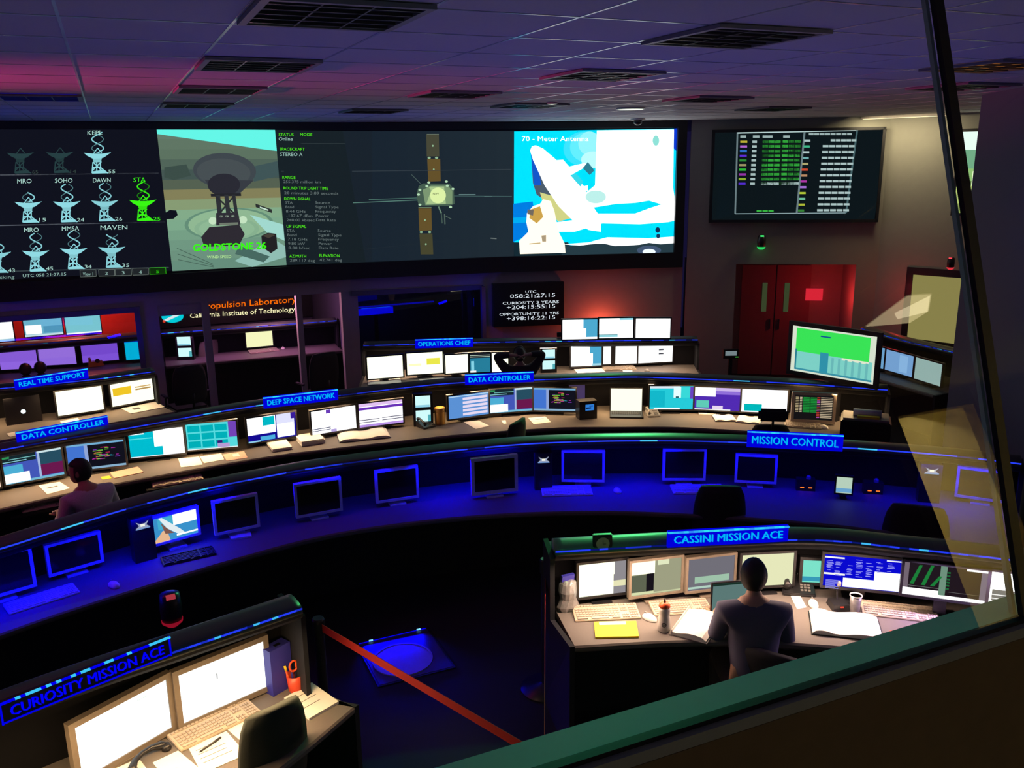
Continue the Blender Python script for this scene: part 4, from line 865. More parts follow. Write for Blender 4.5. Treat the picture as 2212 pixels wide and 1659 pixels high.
monitor('purple monitor with white and mint blocks', (1500, 884, 1597, 888, 835, 840), [(0, 0, 1, 1, (85, 45, 185)), (0, 0.6, 0.46, 1, WT, 1.3), (0.46, 0.85, 1, 1, (215, 190, 245)), (0.46, 0.7, 1, 0.85, (150, 115, 225)), (0.04, 0.1, 0.32, 0.42, (100, 210, 190)), (0.4, 0.03, 0.63, 0.2, (240, 220, 250)), (0, 0, 0.8, 0.05, WT)], **off_)
monitor('white monitor with one cyan block behind the empty headrest', (1601, 889, 1699, 893, 838, 845), full((250, 250, 255), 1.4)+[(0.06, 0.05, 0.45, 0.35, (0, 190, 195))], **off_)
tbl = [(0, 0, 1, 1, (22, 20, 22)), (0.22, 0.3, 0.58, 0.9, (20, 90, 40))]
for i in range(13): tbl += [(0.68, 0.9-0.066*i, 0.98, 0.93-0.066*i, (200, 180, 150)), (0.58, 0.9-0.066*i, 0.66, 0.93-0.066*i, random.choice([(200, 60, 50), (190, 80, 190), (200, 180, 150)]))]
for i in range(10): tbl += [(0.02, 0.9-0.062*i, 0.10, 0.93-0.062*i, (190, 170, 130)), (0.13, 0.9-0.062*i, 0.19, 0.93-0.062*i, (220, 200, 170)), (0.22, 0.9-0.062*i, 0.39, 0.93-0.062*i, (30, 150, 60)), (0.41, 0.9-0.062*i, 0.57, 0.93-0.062*i, (30, 150, 60))]
monitor('beige framed monitor showing a green and white table', (1714, 905, 1797, 909, 851, 857), tbl, bezel='beige', bz=0.03, **off_)
# blue console
bo = dict(off=True, bezel='bezel', bz=0.020, group=gC)
def offmon(label, q, **k): return monitor(label, q, [], zb=0.81, **{**bo, **k})
offmon('switched off monitor cut by the left edge on the blue console', (-60, 1300, 72, 1262, 1215, 1189))
offmon('switched off monitor right of the one cut by the left edge, above the blue keyboard', (112, 1240, 218, 1209, 1183, 1150))
minid = [(0, 0, 1, 1, (60, 150, 210)), (0.45, 0.55, 1, 1, WT, 1.3), (0.1, 0.5, 0.45, 0.95, (70, 180, 215)), ('p', [(0.12, 0.98), (0.2, 0.98), (0.6, 0.35), (0.72, 0.12), (0.55, 0.15), (0.3, 0.5)], (235, 245, 250)), ('p', [(0.0, 0), (0.35, 0), (0.3, 0.35), (0.2, 0.45), (0.12, 0.3), (0.0, 0.1)], (240, 190, 150)), ('p', [(0.16, 0.8), (0.3, 0.5), (0.45, 0.25), (0.25, 0.3)], (130, 90, 80)), (0.5, 0.1, 1, 0.17, WT, 1.2)]
monitor('monitor repeating the dish picture on the blue console at left', (336, 1175, 428, 1150, 1120, 1098), minid, zb=0.83, bezel='bezel', bz=0.02, group='lit screens of the blue console')
offmon('switched off monitor right of the lit dish picture monitor', (470, 1151, 556, 1133, 1090, 1068))
offmon('switched off monitor on the blue console below the network sign desk', (645, 1114, 735, 1098, 1050, 1036))
offmon('switched off monitor left of the brightly framed one on the blue console', (818, 1082, 900, 1070, 1022, 1010))
offmon('switched off monitor with the bright blue frame at centre of the blue console', (1026, 1064, 1112, 1054, 998, 988), bz=0.028)
offmon('switched off monitor right of the small voice panel at centre of the blue console', (1218, 1036, 1301, 1037, 979, 977))
offmon('switched off monitor with brownish sheen left of the mission control sign', (1436, 1033, 1519, 1033, 975, 975))
offmon('switched off monitor directly below the left half of the mission control sign', (1592, 1037, 1672, 1041, 985, 989))
offmon('switched off monitor at the right end of the blue console behind the mullion', (2068, 1068, 2170, 1082, 1011, 1025))
monitor('small upright pale screen standing alone on the blue console', (1805, 1064, 1839, 1067, 1030, 1031), [(0, 0, 1, 1, (190, 215, 195)), (0, 0.05, 1, 0.3, (110, 170, 215))], zb=0.80, bz=0.012, group='lit screens of the blue console')
# near right console
gd = dict(group=gD, zb=0.81)
PG = (150, 145, 150)
monitor('white monitor at the left end of the near right console', (1250, 1291, 1351, 1279, 1217, 1213), full(CR, 1.5)+[(0.74, 0, 1, 1, PG), (0.74, 0.22, 1, 0.4, (240, 235, 190)), (0.72, 0.6, 0.76, 1, CR, 1.4)], **gd)
monitor('grey and green tinted monitor, second on the near right console', (1363, 1289, 1470, 1275, 1213, 1207), [(0, 0, 1, 1, (165, 165, 135)), (0, 0.62, 0.47, 1, CR, 1.4), (0, 0.1, 0.3, 0.6, (100, 105, 85)), (0.3, 0.08, 0.45, 0.62, (25, 20, 28)), (0, 0.02, 0.45, 0.1, (225, 230, 180)), (0.45, 0.02, 1, 0.06, (210, 215, 170)), (0.52, 0.85, 0.75, 1, (235, 240, 200))], bezel='beigedark', **gd)
monitor('grey monitor with pale green bars behind the laptop', (1485, 1278, 1584, 1266, 1207, 1201), [(0, 0, 1, 1, (118, 115, 125)), (0.15, 0.22, 0.9, 0.42, (165, 200, 175)), (0, 0.05, 0.5, 0.12, (185, 215, 200))], bezel='beigedark', **gd)
monitor('pale cream monitor behind the head of the seated man', (1600, 1268, 1711, 1262, 1199, 1194), [(0, 0, 1, 1, (235, 235, 190), 1.05)], **gd)
tq = monitor('small mint tablet screen between the cream and the blue table monitors', (1732, 1257, 1773, 1259, 1210, 1210), [(0, 0, 1, 1, (130, 235, 210)), (0, 0.05, 1, 0.25, (60, 160, 190))], bz=0.02, **gd)
bt = [(0, 0, 1, 1, (10, 10, 215)), (0, 0.88, 0.26, 0.93, WT), (0, 0.36, 0.28, 0.42, WT), (0.26, 0.02, 1, 0.3, WT, 1.4), (0.66, 0.3, 1, 0.58, WT, 1.4), (0.8, 0.93, 1, 0.97, WT)]
for i in range(90):
    u = random.choice([0.02, 0.13, 0.28, 0.4, 0.53, 0.66, 0.8])+random.uniform(0, 0.02); v = 0.44+0.035*random.randint(0, 13)
    if u > 0.6 and v < 0.62: continue
    bt.append((u, v, u+random.uniform(0.04, 0.09), v+0.018, (150, 150, 250)))
for i in range(10): bt.append((0.02, 0.04+0.03*i, 0.02+random.uniform(0.1, 0.2), 0.055+0.03*i, (160, 160, 250)))
monitor('blue monitor filled with text tables, right of the seated man', (1777, 1264, 1943, 1280, 1193, 1213), bt, **{**gd, 'zb': 0.86})
gr = [(0, 0, 1, 1, (34, 24, 32)), (0, 0.0, 1, 0.10, WT, 1.5), (0, 0.10, 0.47, 0.22, WT, 1.5), (0, 0.22, 0.06, 1, (120, 105, 118)), (0.44, 0.1, 0.52, 1, (115, 150, 130)), (0.93, 0.1, 1, 0.95, (120, 110, 130)), (0.75, 0.93, 1, 1, WT, 1.3)]
for i, (u, v) in enumerate(((0.08, 0.95), (0.22, 0.98), (0.33, 0.68))): gr.append(('p', [(u, 0.35), (u+0.05, 0.35), (u+0.14, v), (u+0.10, v)], (30, 130, 60)))
for i in range(6): gr.append((0.52, 0.3+0.1*i, 0.56, 0.35+0.1*i, (30, 110, 60)))
gr += [(0.06, 0.30, 0.44, 0.315, (120, 120, 120)), (0.56, 0.24, 0.93, 0.25, (120, 120, 120))]
monitor('dark monitor with slanted green bars on the near right console', (1948, 1282, 2126, 1305, 1214, 1231), gr, **{**gd, 'zb': 0.90})
monitor('white monitor crossed by the mullion at the right edge', (2134, 1303, 2250, 1318, 1232, 1248), full(WT)+[(0.05, 0.1, 0.65, 0.45, (120, 120, 120)), (0.05, 0.16, 0.65, 0.19, WT), (0.05, 0.28, 0.65, 0.31, WT)], **{**gd, 'zb': 0.90})
# near left console
monitor('big white monitor with beige frame, lower left foreground', (178, 1684, 371, 1571, 1556, 1467), full((255, 255, 250), 1.7)+[('t', 0.66, 0.86, 0.12, 0.035, 'Telemetry', (0, 150, 90), 1)], bezel='beigedark', bz=0.028, group=gE, zb=0.79)
monitor('big white monitor with beige frame behind the near left keyboard', (397, 1563, 577, 1483, 1453, 1382), full((255, 255, 250), 1.7)+[(0.42, 0.6, 0.43, 0.72, (60, 60, 60)), (0.84, 0.06, 0.9, 0.066, (120, 130, 140))], bezel='beigedark', bz=0.028, group=gE, zb=0.79)
# big green display behind the bright console
gt = [(0, 0, 1, 1, (225, 235, 215)), (0.05, 0.42, 0.93, 0.96, (60, 235, 90), 1.0), (0.05, 0.05, 0.97, 0.45, (130, 215, 205)), (0.36, 0.05, 0.46, 0.5, (50, 150, 175)), (0.35, 0.83, 0.47, 0.86, (20, 90, 150)), (0.62, 0.40, 0.93, 0.45, (235, 240, 215)), (0.05, 0.04, 0.98, 0.08, (60, 150, 170)), (0.05, 0.05, 0.07, 0.5, (40, 130, 150))]
for i in range(6): gt.append((0.5+0.08*i, 0.08, 0.53+0.08*i, 0.42, (110, 190, 190)))
big = monitor('large screen, green above and pale blue below, standing behind the bright console', (1707, 799, 1886, 831, 703, 725), gt, zb=1.24, desk=0.0, bz=0.045, name='large_display', stand=False, cat='screen')
MB().box((0, 0.12, 0.62), (0.12, 0.06, 1.24)).obj('pedestal', 'plastic', big); MB().box((0, 0.12, 0.01), (0.6, 0.30, 0.02)).obj('foot', 'plastic', big)
monitor('narrow pale blue screen sliver right of the large green screen', (1888, 793, 1908, 797, 748, 752), [(0, 0, 1, 1, (110, 165, 210))], zb=0.80, group='pale monitors at the right wall')
monitor('pale blue monitor at the right wall', (1911, 798, 1970, 815, 753, 769), [(0, 0, 1, 1, (120, 165, 215)), (0.5, 0.1, 0.8, 0.9, (140, 185, 230))], zb=0.80, group='pale monitors at the right wall')
monitor('pale green grey monitor at the right wall, rightmost of three', (1974, 817, 2031, 835, 771, 785), [(0, 0, 1, 1, (150, 180, 175))], zb=0.80, group='pale monitors at the right wall')
# stacked voice panels
def voice(label, q, glowc=(200, 240, 240), small=False, zb=0.80, graphic=False):
    BL, BR = at(q[0], q[1], zb), at(q[2], q[3], zb); d = BR-BL; w = math.hypot(d.x, d.y); mid = (BL+BR)/2
    t = thing('voice_panel', label, 'intercom', (mid.x, mid.y, 0.75), math.atan2(d.y, d.x), 'voice panels')
    h = onplane(q[0], q[4], BL, BR).z-zb; o = zb-0.75
    MB().box((0, 0.05, (h+o+0.02)/2), (w+0.05, 0.09, h+o+0.02)).obj('housing', 'plastic', t)
    m = MB()
    if graphic:
        disp(m, w, h, [(0, 0.2, 1, 0.3, (120, 160, 220)), ('p', [(0.05, 0.95), (0.5, 0.6), (0.95, 0.95), (0.75, 0.55), (1, 0.3), (0.0, 0.3), (0.25, 0.55)], (160, 170, 200)), (0.35, 0.45, 0.65, 0.7, (235, 235, 220), 1.2), (0, 0, 1, 0.02, (10, 10, 30))], -w/2, o, 0.0)
        m.obj('screen', 'glow', t)
    else:
        a_ = MB(); disp(a_, w, h*0.44, [(0, 0, 1, 1, glowc, 1.2), (0, 0, 0.95, 0.2, (150, 215, 235))], -w/2, o+h*0.56, 0.004); a_.obj('upper_screen', 'glow', t)
        a_ = MB(); disp(a_, w, h*0.44, [(0, 0, 1, 1, glowc, 1.2), (0.8, 0, 1, 0.6, (90, 180, 190))], -w/2, o, 0.004); a_.obj('lower_screen', 'glow', t)
    return t
voice('voice panel with two stacked white screens inside the back room', (386, 771, 415, 770, 728))
voice('voice panel with two stacked white screens left of the amber jar', (899, 912, 931, 910, 856))
voice('voice panel with two stacked pale screens beside the dark seated person', (1172, 798, 1199, 797, 756))
voice('small voice panel with logo glow on the blue console at left', (294, 1151, 325, 1143, 1128), graphic=True, zb=0.98)
voice('small voice panel with logo glow on the blue console at centre', (1162, 1004, 1187, 1003, 986), graphic=True, zb=0.98)
voice('small voice panel with logo glow at the right end of the blue console', (1996, 1027, 2028, 1029, 1008), graphic=True, zb=0.98)
# ------------------------------------------------------------------ laptops
def laptop(label, q, content, zb=0.765, away=False, group=None, body='plastic'):
    BL, BR = at(q[0], q[1], zb), at(q[2], q[3], zb); d = BR-BL; w = math.hypot(d.x, d.y); mid = (BL+BR)/2
    h = (onplane(q[0], q[4], BL, BR).z+onplane(q[2], q[5], BL, BR).z)/2-zb
    t = thing('laptop', label, 'laptop', (mid.x, mid.y, 0.75), math.atan2(d.y, d.x), group)
    s = 1 if away else -1
    MB().box((0, s*0.13, 0.010), (w+0.02, 0.24, 0.018)).obj('base', body, t)
    kb = MB()
    for r in range(5):
        for c in range(14): kb.box((-w*0.44+w*0.88*c/13, s*(0.05+0.022*r), 0.021), (w*0.05, 0.016, 0.003))
    kb.obj('keys', 'darkkeys', t)
    lid = MB().box((0, 0.008, h/2+0.01), (w+0.02, 0.010, h+0.02)).obj('lid', body, t)
    m = MB()
    if away: m.lathe((0, 0.002, h*0.48), [(0.026, 0), (0.026, 0.001)], 8, (1.1, 1.2, 1.25), 'Y'); m.obj('lid_logo', 'glow', t)
    else: disp(m, w, h, content, -w/2, 0.012, 0.0025); m.obj('display', 'glow', t)
    return t
laptop('open laptop with blank white screen at the centre of the bright console', (1319, 887, 1386, 888, 838, 840), full((255, 255, 225), 1.3))
laptop('open laptop with green grey screen beside the seated man in dark sweater', (1538, 1325, 1624, 1316, 1262, 1254), [(0, 0, 1, 1, (95, 125, 122)), (0, 0.93, 1, 1, (25, 50, 40))])
laptop('dark laptop seen from behind with a white lid mark at the far left', (17, 917, 90, 906, 864, 851), [], away=True)
# ================================================================== THINGS ON THE DESKS
DZ = 0.7505
def corners(px, z): return [at(x, y, z) for x, y in px]
def frame_of(px, z):
    "TL,TR,BR,BL pixels -> centre, rotz, width, depth"
    a, b, c, d = corners(px, z); cen = (a+b+c+d)/4; u = ((b-a)+(c-d))/2; v = ((a-d)+(b-c))/2
    return cen, math.atan2(u.y, u.x), math.hypot(u.x, u.y), math.hypot(v.x, v.y)
def sheet(label, px, m='paper', z=DZ, th=0.002, name='paper_sheet', cat='paper', group=None, lines=0, mark=None):
    P = corners(px, z); cen = sum(P, Vector())/len(P)
    pts = [(p.x-cen.x, p.y-cen.y) for p in P]
    t = MB().prism(pts, 0, th).obj(name, m); t.location = (cen.x, cen.y, z); tag(t, label, cat, group)
    if lines:
        l = MB(); a, b, c, d = [Vector((p[0], p[1], th+0.0004)) for p in pts[:4]]
        for i in range(lines):
            v0 = 0.2+0.65*i/max(1, lines); v1 = v0+0.018
            u1 = random.uniform(0.5, 0.85); f = lambda u, v: (a.lerp(b, u)).lerp(d.lerp(c, u), v)
            l.quad(f(0.12, v0), f(u1, v0), f(u1, v1), f(0.12, v1))
        l.obj('print', 'ink', t)
    if mark:
        l = MB(); a, b, c, d = [Vector((p[0], p[1], th+0.0005)) for p in pts[:4]]; f = lambda u, v: (a.lerp(b, u)).lerp(d.lerp(c, u), v)
        l.quad(f(mark[0], mark[1]), f(mark[2], mark[1]), f(mark[2], mark[3]), f(mark[0], mark[3])); l.obj('mark', mark[4], t)
    return t
def binder(label, px, th=0.03, split=0.5, m='paper', name='open_binder', cat='binder', group=None, cover='plastic'):
    "open book or binder: two page blocks that swell towards the spine"
    cen, rz, w, dp = frame_of(px, DZ); t = thing(name, label, cat, (cen.x, cen.y, DZ), rz, group)
    MB().box((0, 0, 0.002), (w+0.015, dp+0.012, 0.004)).obj('cover', cover, t)
    for s, x0, x1, nm in ((-1, -w/2, -w/2+w*split, 'left_pages'), (1, -w/2+w*split, w/2, 'right_pages')):
        n = 8; top = []; 
        for i in range(n+1):
            u = i/n; x = x0+(x1-x0)*u; d_ = (1-u) if s > 0 else u
            top.append((x, 0.004+th*(0.45+0.55*math.sin(min(1, d_*1.25)*math.pi)**0.7*0.8 if d_ > 0 else 0.25)))
        vs = []; 
        for x, z in top: vs += [(x, -dp/2, z), (x, dp/2, z), (x, -dp/2, 0.004), (x, dp/2, 0.004)]
        fs = []
        for i in range(n):
            a = 4*i; b = a+4; fs += [(a, b, b+1, a+1), (a+2, a+3, b+3, b+2), (a, a+2, b+2, b), (a+1, b+1, b+3, a+3)]
        fs += [(0, 1, 3, 2), (4*n, 4*n+2, 4*n+3, 4*n+1)]
        MB().add(vs, fs).obj(nm, m, t)
    return t
def stack(label, px, n=5, group=None, name='document_stack', z=DZ, th=0.03):
    cen, rz, w, dp = frame_of(px, z); t = thing(name, label, 'documents', (cen.x, cen.y, z), rz, group)
    b = MB(); tt = th/n
    for i in range(n): b.box((random.uniform(-.004, .004), random.uniform(-.004, .004), tt*(i+0.5)), (w, dp, tt*0.92), random.uniform(-0.02, 0.02))
    b.obj('pages', 'paper', t); MB().box((0, 0, 0.0015), (w+0.006, dp+0.006, 0.003)).obj('folder', 'greyplastic', t)
    return t
def keyboard(label, px, m='beige', k='keys', group=None, z=0.77, flat=0.022):
    cen, rz, w, dp = frame_of(px, z); dp = min(max(dp, 0.13), 0.20); w = min(max(w, 0.36), 0.48)
    t = thing('keyboard', label, 'keyboard', (cen.x, cen.y, DZ if z > 0.75 else z), rz, group)
    vs = [(-w/2, -dp/2, 0), (w/2, -dp/2, 0), (w/2, dp/2, 0), (-w/2, dp/2, 0), (-w/2, -dp/2, 0.012), (w/2, -dp/2, 0.012), (w/2, dp/2, flat), (-w/2, dp/2, flat)]
    MB().add(vs, [(3, 2, 1, 0), (4, 5, 6, 7), (0, 1, 5, 4), (1, 2, 6, 5), (2, 3, 7, 6), (3, 0, 4, 7)]).obj('body', m, t, bevel=0.003)
    kb = MB(); rows = 6
    for r in range(rows):
        v = -dp*0.40+dp*0.72*r/(rows-1)+(0.01 if r == rows-1 else 0); zz = 0.012+(flat-0.012)*(v+dp/2)/dp+0.003
        for b0, n0, x0, x1 in ((0, 14, -0.47, 0.20), (1, 3, 0.225, 0.33), (2, 4, 0.35, 0.475)):
            if b0 == 1 and r == 2: continue
            if r == 0 and b0 == 0:
                kb.box((w*-0.12, v, zz), (w*0.26, dp*0.105, 0.006)); kb.box((w*-0.38, v, zz), (w*0.16, dp*0.105, 0.006)); kb.box((w*0.13, v, zz), (w*0.12, dp*0.105, 0.006)); continue
            for i in range(n0):
                x = x0+(x1-x0)*(i+0.5)/n0; kb.box((w*x, v, zz), (w*(x1-x0)/n0*0.84, dp*0.105, 0.006), taper=0.9)
    kb.obj('keys', k, t)
    return t
def mouse(label, px, m='beige', z=0.765, rz=None, group=None):
    p = at(px[0], px[1], z); t = thing('computer_mouse', label, 'mouse', (p.x, p.y, DZ), rz if rz is not None else random.uniform(-0.3, 0.3), group)
    pr = []; b = MB(); n = 14; rows = 6
    vs = [(0, 0, 0.036)]; fs = []
    for r in range(1, rows+1):
        a = r/rows*math.pi/2
        for k in range(n):
            q = 2*math.pi*k/n; vs.append((0.031*math.sin(a)*math.cos(q), 0.055*math.sin(a)*math.sin(q), 0.036*math.cos(a)))
    for k in range(n): fs.append((0, 1+k, 1+(k+1) % n))
    for r in range(rows-1):
        for k in range(n): fs.append((1+r*n+k, 1+(r+1)*n+k, 1+(r+1)*n+(k+1) % n, 1+r*n+(k+1) % n))
    fs.append(tuple(1+(rows-1)*n+k for k in range(n))[::-1])
    b.add(vs, fs).obj('body', m, t, True); MB().box((0, 0.028, 0.0345), (0.008, 0.02, 0.008)).obj('wheel', 'greyplastic', t)
    return t
def phone(label, px, m='plastic', rz=0.0, z=0.75, group=None, s=1.0):
    p = at(px[0], px[1], z); t = thing('desk_phone', label, 'telephone', (p.x, p.y, z), rz, group)
    vs = [(-.10, -.09, 0), (.10, -.09, 0), (.10, .10, 0), (-.10, .10, 0), (-.10, -.09, 0.02), (.10, -.09, 0.02), (.10, .10, 0.085), (-.10, .10, 0.085)]
    MB().add([tuple(c*s for c in v) for v in vs], [(3, 2, 1, 0), (4, 5, 6, 7), (0, 1, 5, 4), (1, 2, 6, 5), (2, 3, 7, 6), (3, 0, 4, 7)]).obj('base', m, t, bevel=0.006)
    h = MB(); h.tube([(-0.07*s, -0.085*s, 0.06*s), (-0.075*s, -0.05*s, 0.085*s), (-0.07*s, 0.0, 0.10*s), (-0.07*s, 0.05*s, 0.115*s), (-0.07*s, 0.085*s, 0.105*s)], [0.026*s, 0.016*s, 0.013*s, 0.016*s, 0.026*s], 10); h.obj('handset', m, t, True)
    MB().box((0.04*s, 0.055*s, 0.078*s), (0.07*s, 0.04*s, 0.006*s), rx=0.33).obj('screen', 'greyplastic', t)
    kb = MB()
    for i in range(3):
        for j in range(4): kb.box((0.02*s+0.022*i*s, (-0.06+0.022*j)*s, (0.034+0.0075*j)*s), (0.015*s, 0.014*s, 0.006*s))
    kb.obj('keypad', 'greyplastic', t)
    return t
# near right console
keyboard('pinkish keyboard at the left end of the near right console', [(1242, 1308), (1372, 1302), (1386, 1331), (1235, 1339)], group='keyboards of the near right console')
keyboard('second keyboard of the near right console, behind the squeeze bottle', [(1403, 1299), (1528, 1291), (1536, 1318), (1412, 1326)], group='keyboards of the near right console')
keyboard('violet lit keyboard right of the open log book', [(1857, 1294), (2025, 1312), (2031, 1342), (1863, 1323)], group='keyboards of the near right console')
mouse('white mouse left of the squeeze bottle', (1403, 1333), 'white', rz=0.3)
mouse('pale mouse behind the sleeve of the seated man', (1757, 1303), 'white', rz=-0.5)
yf = sheet('yellow folder with a paper strip on the near right desk', [(1283, 1347), (1374, 1345), (1380, 1378), (1286, 1380)], 'yellow', th=0.012, name='yellow_folder', cat='folder', mark=(0.12, 0.02, 0.75, 0.22, 'paper'))
binder('open book under the hand of the seated man', [(1487, 1323), (1560, 1334), (1524, 1394), (1448, 1367)], 0.035, 0.05, cover='greyplastic')
binder('wide open log book right of the seated man', [(1742, 1320), (1890, 1338), (1912, 1386), (1762, 1372)], 0.03, 0.36, cover='plastic')
sheet('small red card on the desk beside the gallery ledge', [(1922, 1362), (1962, 1366), (1956, 1385), (1926, 1380)], 'redpaper', name='red_card', cat='card')
p = at(1434, 1362, 0.75)
bt_ = thing('squeeze_bottle', 'frosted squeeze bottle with red cap and round dark logo', 'bottle', (p.x, p.y, DZ))
MB().lathe((0, 0, 0), [(0.030, 0), (0.036, 0.006), (0.037, 0.05), (0.035, 0.085), (0.030, 0.10), (0.033, 0.115), (0.035, 0.14), (0.031, 0.155)], 24).obj('body', 'white', bt_, True)
MB().lathe((0, 0, 0), [(0.033, 0.155), (0.033, 0.168), (0.022, 0.180), (0.014, 0.184)], 24).obj('cap', 'orange', bt_, True)
MB().lathe((0, 0, 0), [(0.007, 0.184), (0.005, 0.20), (0.003, 0.21)], 12).obj('nozzle', 'plastic', bt_, True)
vd = Vector((EYE.x-p.x, EYE.y-p.y)).normalized(); va = math.atan2(vd.y, vd.x)
lg = MB(); n = 20
for i in range(n):
    a0, a1 = 2*math.pi*i/n, 2*math.pi*(i+1)/n
    for r0_, r1_ in ((0.010, 0.0145),):
        pts = []
        for r_, a in ((r0_, a0), (r1_, a0), (r1_, a1), (r0_, a1)):
            u, v = r_*math.cos(a), r_*math.sin(a); an = va+u/0.037; pts.append((0.0378*math.cos(an), 0.0378*math.sin(an), 0.055+v))
        lg.poly(pts)
for z_ in (0.050, 0.055, 0.060):
    pts = []
    for u, v in ((-0.008, -0.0012), (0.008, -0.0012), (0.008, 0.0012), (-0.008, 0.0012)): an = va+u/0.037; pts.append((0.0378*math.cos(an), 0.0378*math.sin(an), z_+v))
    lg.poly(pts)
lg.obj('logo', 'ink', bt_)
p = at(1846, 1322, 0.75)
gl_ = thing('drinking_tumbler', 'clear ribbed tumbler standing behind the open log book', 'cup', (p.x, p.y, DZ))
MB().lathe((0, 0, 0), [(0.026, 0), (0.029, 0.02), (0.032, 0.06), (0.036, 0.11), (0.034, 0.11), (0.029, 0.05), (0.024, 0.006)], 20).obj('body', 'silver', gl_, True)
MB().lathe((0, 0, 0), [(0.0375, 0.108), (0.0375, 0.114), (0.034, 0.114), (0.034, 0.108)], 20).obj('rim', 'white', gl_, True)
p = at(1811, 1312, 0.75)
rd_ = thing('desk_microphone', 'black desk microphone base with red light right of the seated man', 'microphone', (p.x, p.y, DZ), -0.4)
MB().box((0, 0, 0.02), (0.11, 0.12, 0.04), taper=0.85).obj('base', 'plastic', rd_); MB().tube([(0, 0.03, 0.03), (0, 0.04, 0.09), (0.0, 0.02, 0.13)], 0.006).obj('gooseneck', 'plastic', rd_); MB().lathe((0, 0.018, 0.13), [(0.008, 0), (0.013, 0.01), (0.012, 0.03), (0.004, 0.04)], 12).obj('capsule', 'greyplastic', rd_)
MB().box((0, -0.055, 0.03), (0.02, 0.006, 0.006), col=(1.5, 0.1, 0.05)).obj('indicator', 'glow', rd_)
p = at(1226, 1316, 0.75)
bg = MB(); rr = random.Random(3); prof = [(0.055, 0), (0.065, 0.03), (0.058, 0.08), (0.066, 0.13), (0.05, 0.18), (0.03, 0.20)]
bg.lathe((0, 0, 0), prof, 14); bg.v = [(x*rr.uniform(0.75, 1.2), y*rr.uniform(0.6, 1.0), z*rr.uniform(0.97, 1.03) if z > 0 else 0) for x, y, z in bg.v]
bo_ = thing('foil_bag', 'crumpled silver snack bag with blue top beside the left white monitor', 'bag', (p.x, p.y, DZ)); bg.obj('bag', 'silver', bo_)
MB().box((0, 0, 0.215), (0.085, 0.02, 0.04), rx=0.2).obj('top_fold', 'bluebin', bo_)
p = at(1299, 1192, 1.17)
ck = thing('desk_clock', 'black square clock with round grey dial on the green lit hood', 'clock', (p.x, p.y-0.01, 1.185), -0.35)
MB().box((0, 0, 0.045), (0.115, 0.035, 0.12)).obj('case', 'plastic', ck, bevel=0.005)
MB().lathe((0, -0.0185, 0.05), [(0.040, 0), (0.040, -0.003), (0.001, -0.0035)], 28, axis='Y').obj('dial', 'greyplastic', ck)
hn = MB(); hn.box((0.0, -0.0235, 0.060), (0.003, 0.001, 0.024)); hn.box((0.009, -0.0235, 0.05), (0.02, 0.001, 0.003)); hn.obj('hands', 'plastic', ck)
phone('black desk phone at the right of the cream monitor on the near right console', (1722, 1275), rz=-0.6)
sheet('white notes beside the mouse behind the sleeve of the seated man', [(1708, 1288), (1728, 1286), (1742, 1312), (1722, 1316)], 'paper')
# near left console
keyboard('large beige keyboard in front of the near left monitors', [(362, 1586), (537, 1505), (560, 1535), (388, 1620)])
sheet('printed page with a black pen on the near left desk', [(407, 1616), (489, 1580), (533, 1630), (436, 1672)], lines=4)
sheet('printed page with a yellow highlighted block partly under the chair', [(491, 1576), (556, 1543), (585, 1568), (545, 1622)], z=DZ, mark=(0.25, 0.45, 0.75, 0.62, 'yellow'))
sheet('blank page at the bottom edge left of the pen', [(330, 1648), (385, 1622), (440, 1668), (380, 1710)], z=DZ)
sheet('small yellow booklet at the bottom edge beside the black handset', [(250, 1662), (300, 1640), (330, 1680), (270, 1700)], 'paper', th=0.006)
p0, p1 = at(430, 1624, DZ+0.01), at(477, 1592, DZ+0.01)
pn = thing('ballpoint_pen', 'black pen lying across the printed page, near left desk', 'pen', ((p0.x+p1.x)/2, (p0.y+p1.y)/2, DZ+0.0075), math.atan2(p1.y-p0.y, p1.x-p0.x))
MB().tube([(-0.065, 0, 0), (-0.055, 0, 0), (0.04, 0, 0), (0.065, 0, 0)], [0.001, 0.0045, 0.005, 0.004]).obj('barrel', 'plastic', pn, True); MB().box((0.045, 0, 0.006), (0.035, 0.003, 0.002)).obj('clip', 'plastic', pn)
p = at(318, 1640, 0.76)
hs = thing('phone_handset', 'black curved phone handset at the bottom edge, near left desk', 'telephone', (p.x, p.y, DZ+0.018), 0.75)
MB().tube([(-0.10, -0.018, 0), (-0.088, 0.0, 0.006), (-0.05, 0.022, 0.012), (0, 0.03, 0.014), (0.05, 0.022, 0.012), (0.088, 0.0, 0.006), (0.10, -0.018, 0)], [0.018, 0.02, 0.014, 0.012, 0.014, 0.02, 0.018], 12).obj('handle', 'plastic', hs, True)
for sx in (-0.098, 0.098): MB().lathe((sx, -0.022, -0.018), [(0.022, 0), (0.024, 0.012), (0.018, 0.03)], 16).obj('cup', 'plastic', hs, True)
p = at(640, 1490, 0.75)
pc = thing('pen_cup', 'red cup holding orange scissors and coloured markers, near left desk', 'cup', (p.x, p.y, DZ))
MB().lathe((0, 0, 0), [(0.036, 0), (0.038, 0.004), (0.046, 0.095), (0.042, 0.095), (0.034, 0.008)], 20).obj('cup', 'redcup', pc, True)
pc2 = thing('scissors', 'orange handled scissors standing in the red pen cup', 'scissors', (p.x+0.01, p.y, DZ+0.02), 0.3)
for sx in (-0.016, 0.020):
    MB().tube([(sx+0.022*math.cos(a), 0, 0.125+0.03*math.sin(a)) for a in [2*math.pi*i/14 for i in range(15)]], 0.0055, 8).obj('handle', 'orange', pc2, True)
MB().box((0, 0, 0.05), (0.016, 0.004, 0.10)).obj('blade', 'chrome', pc2)
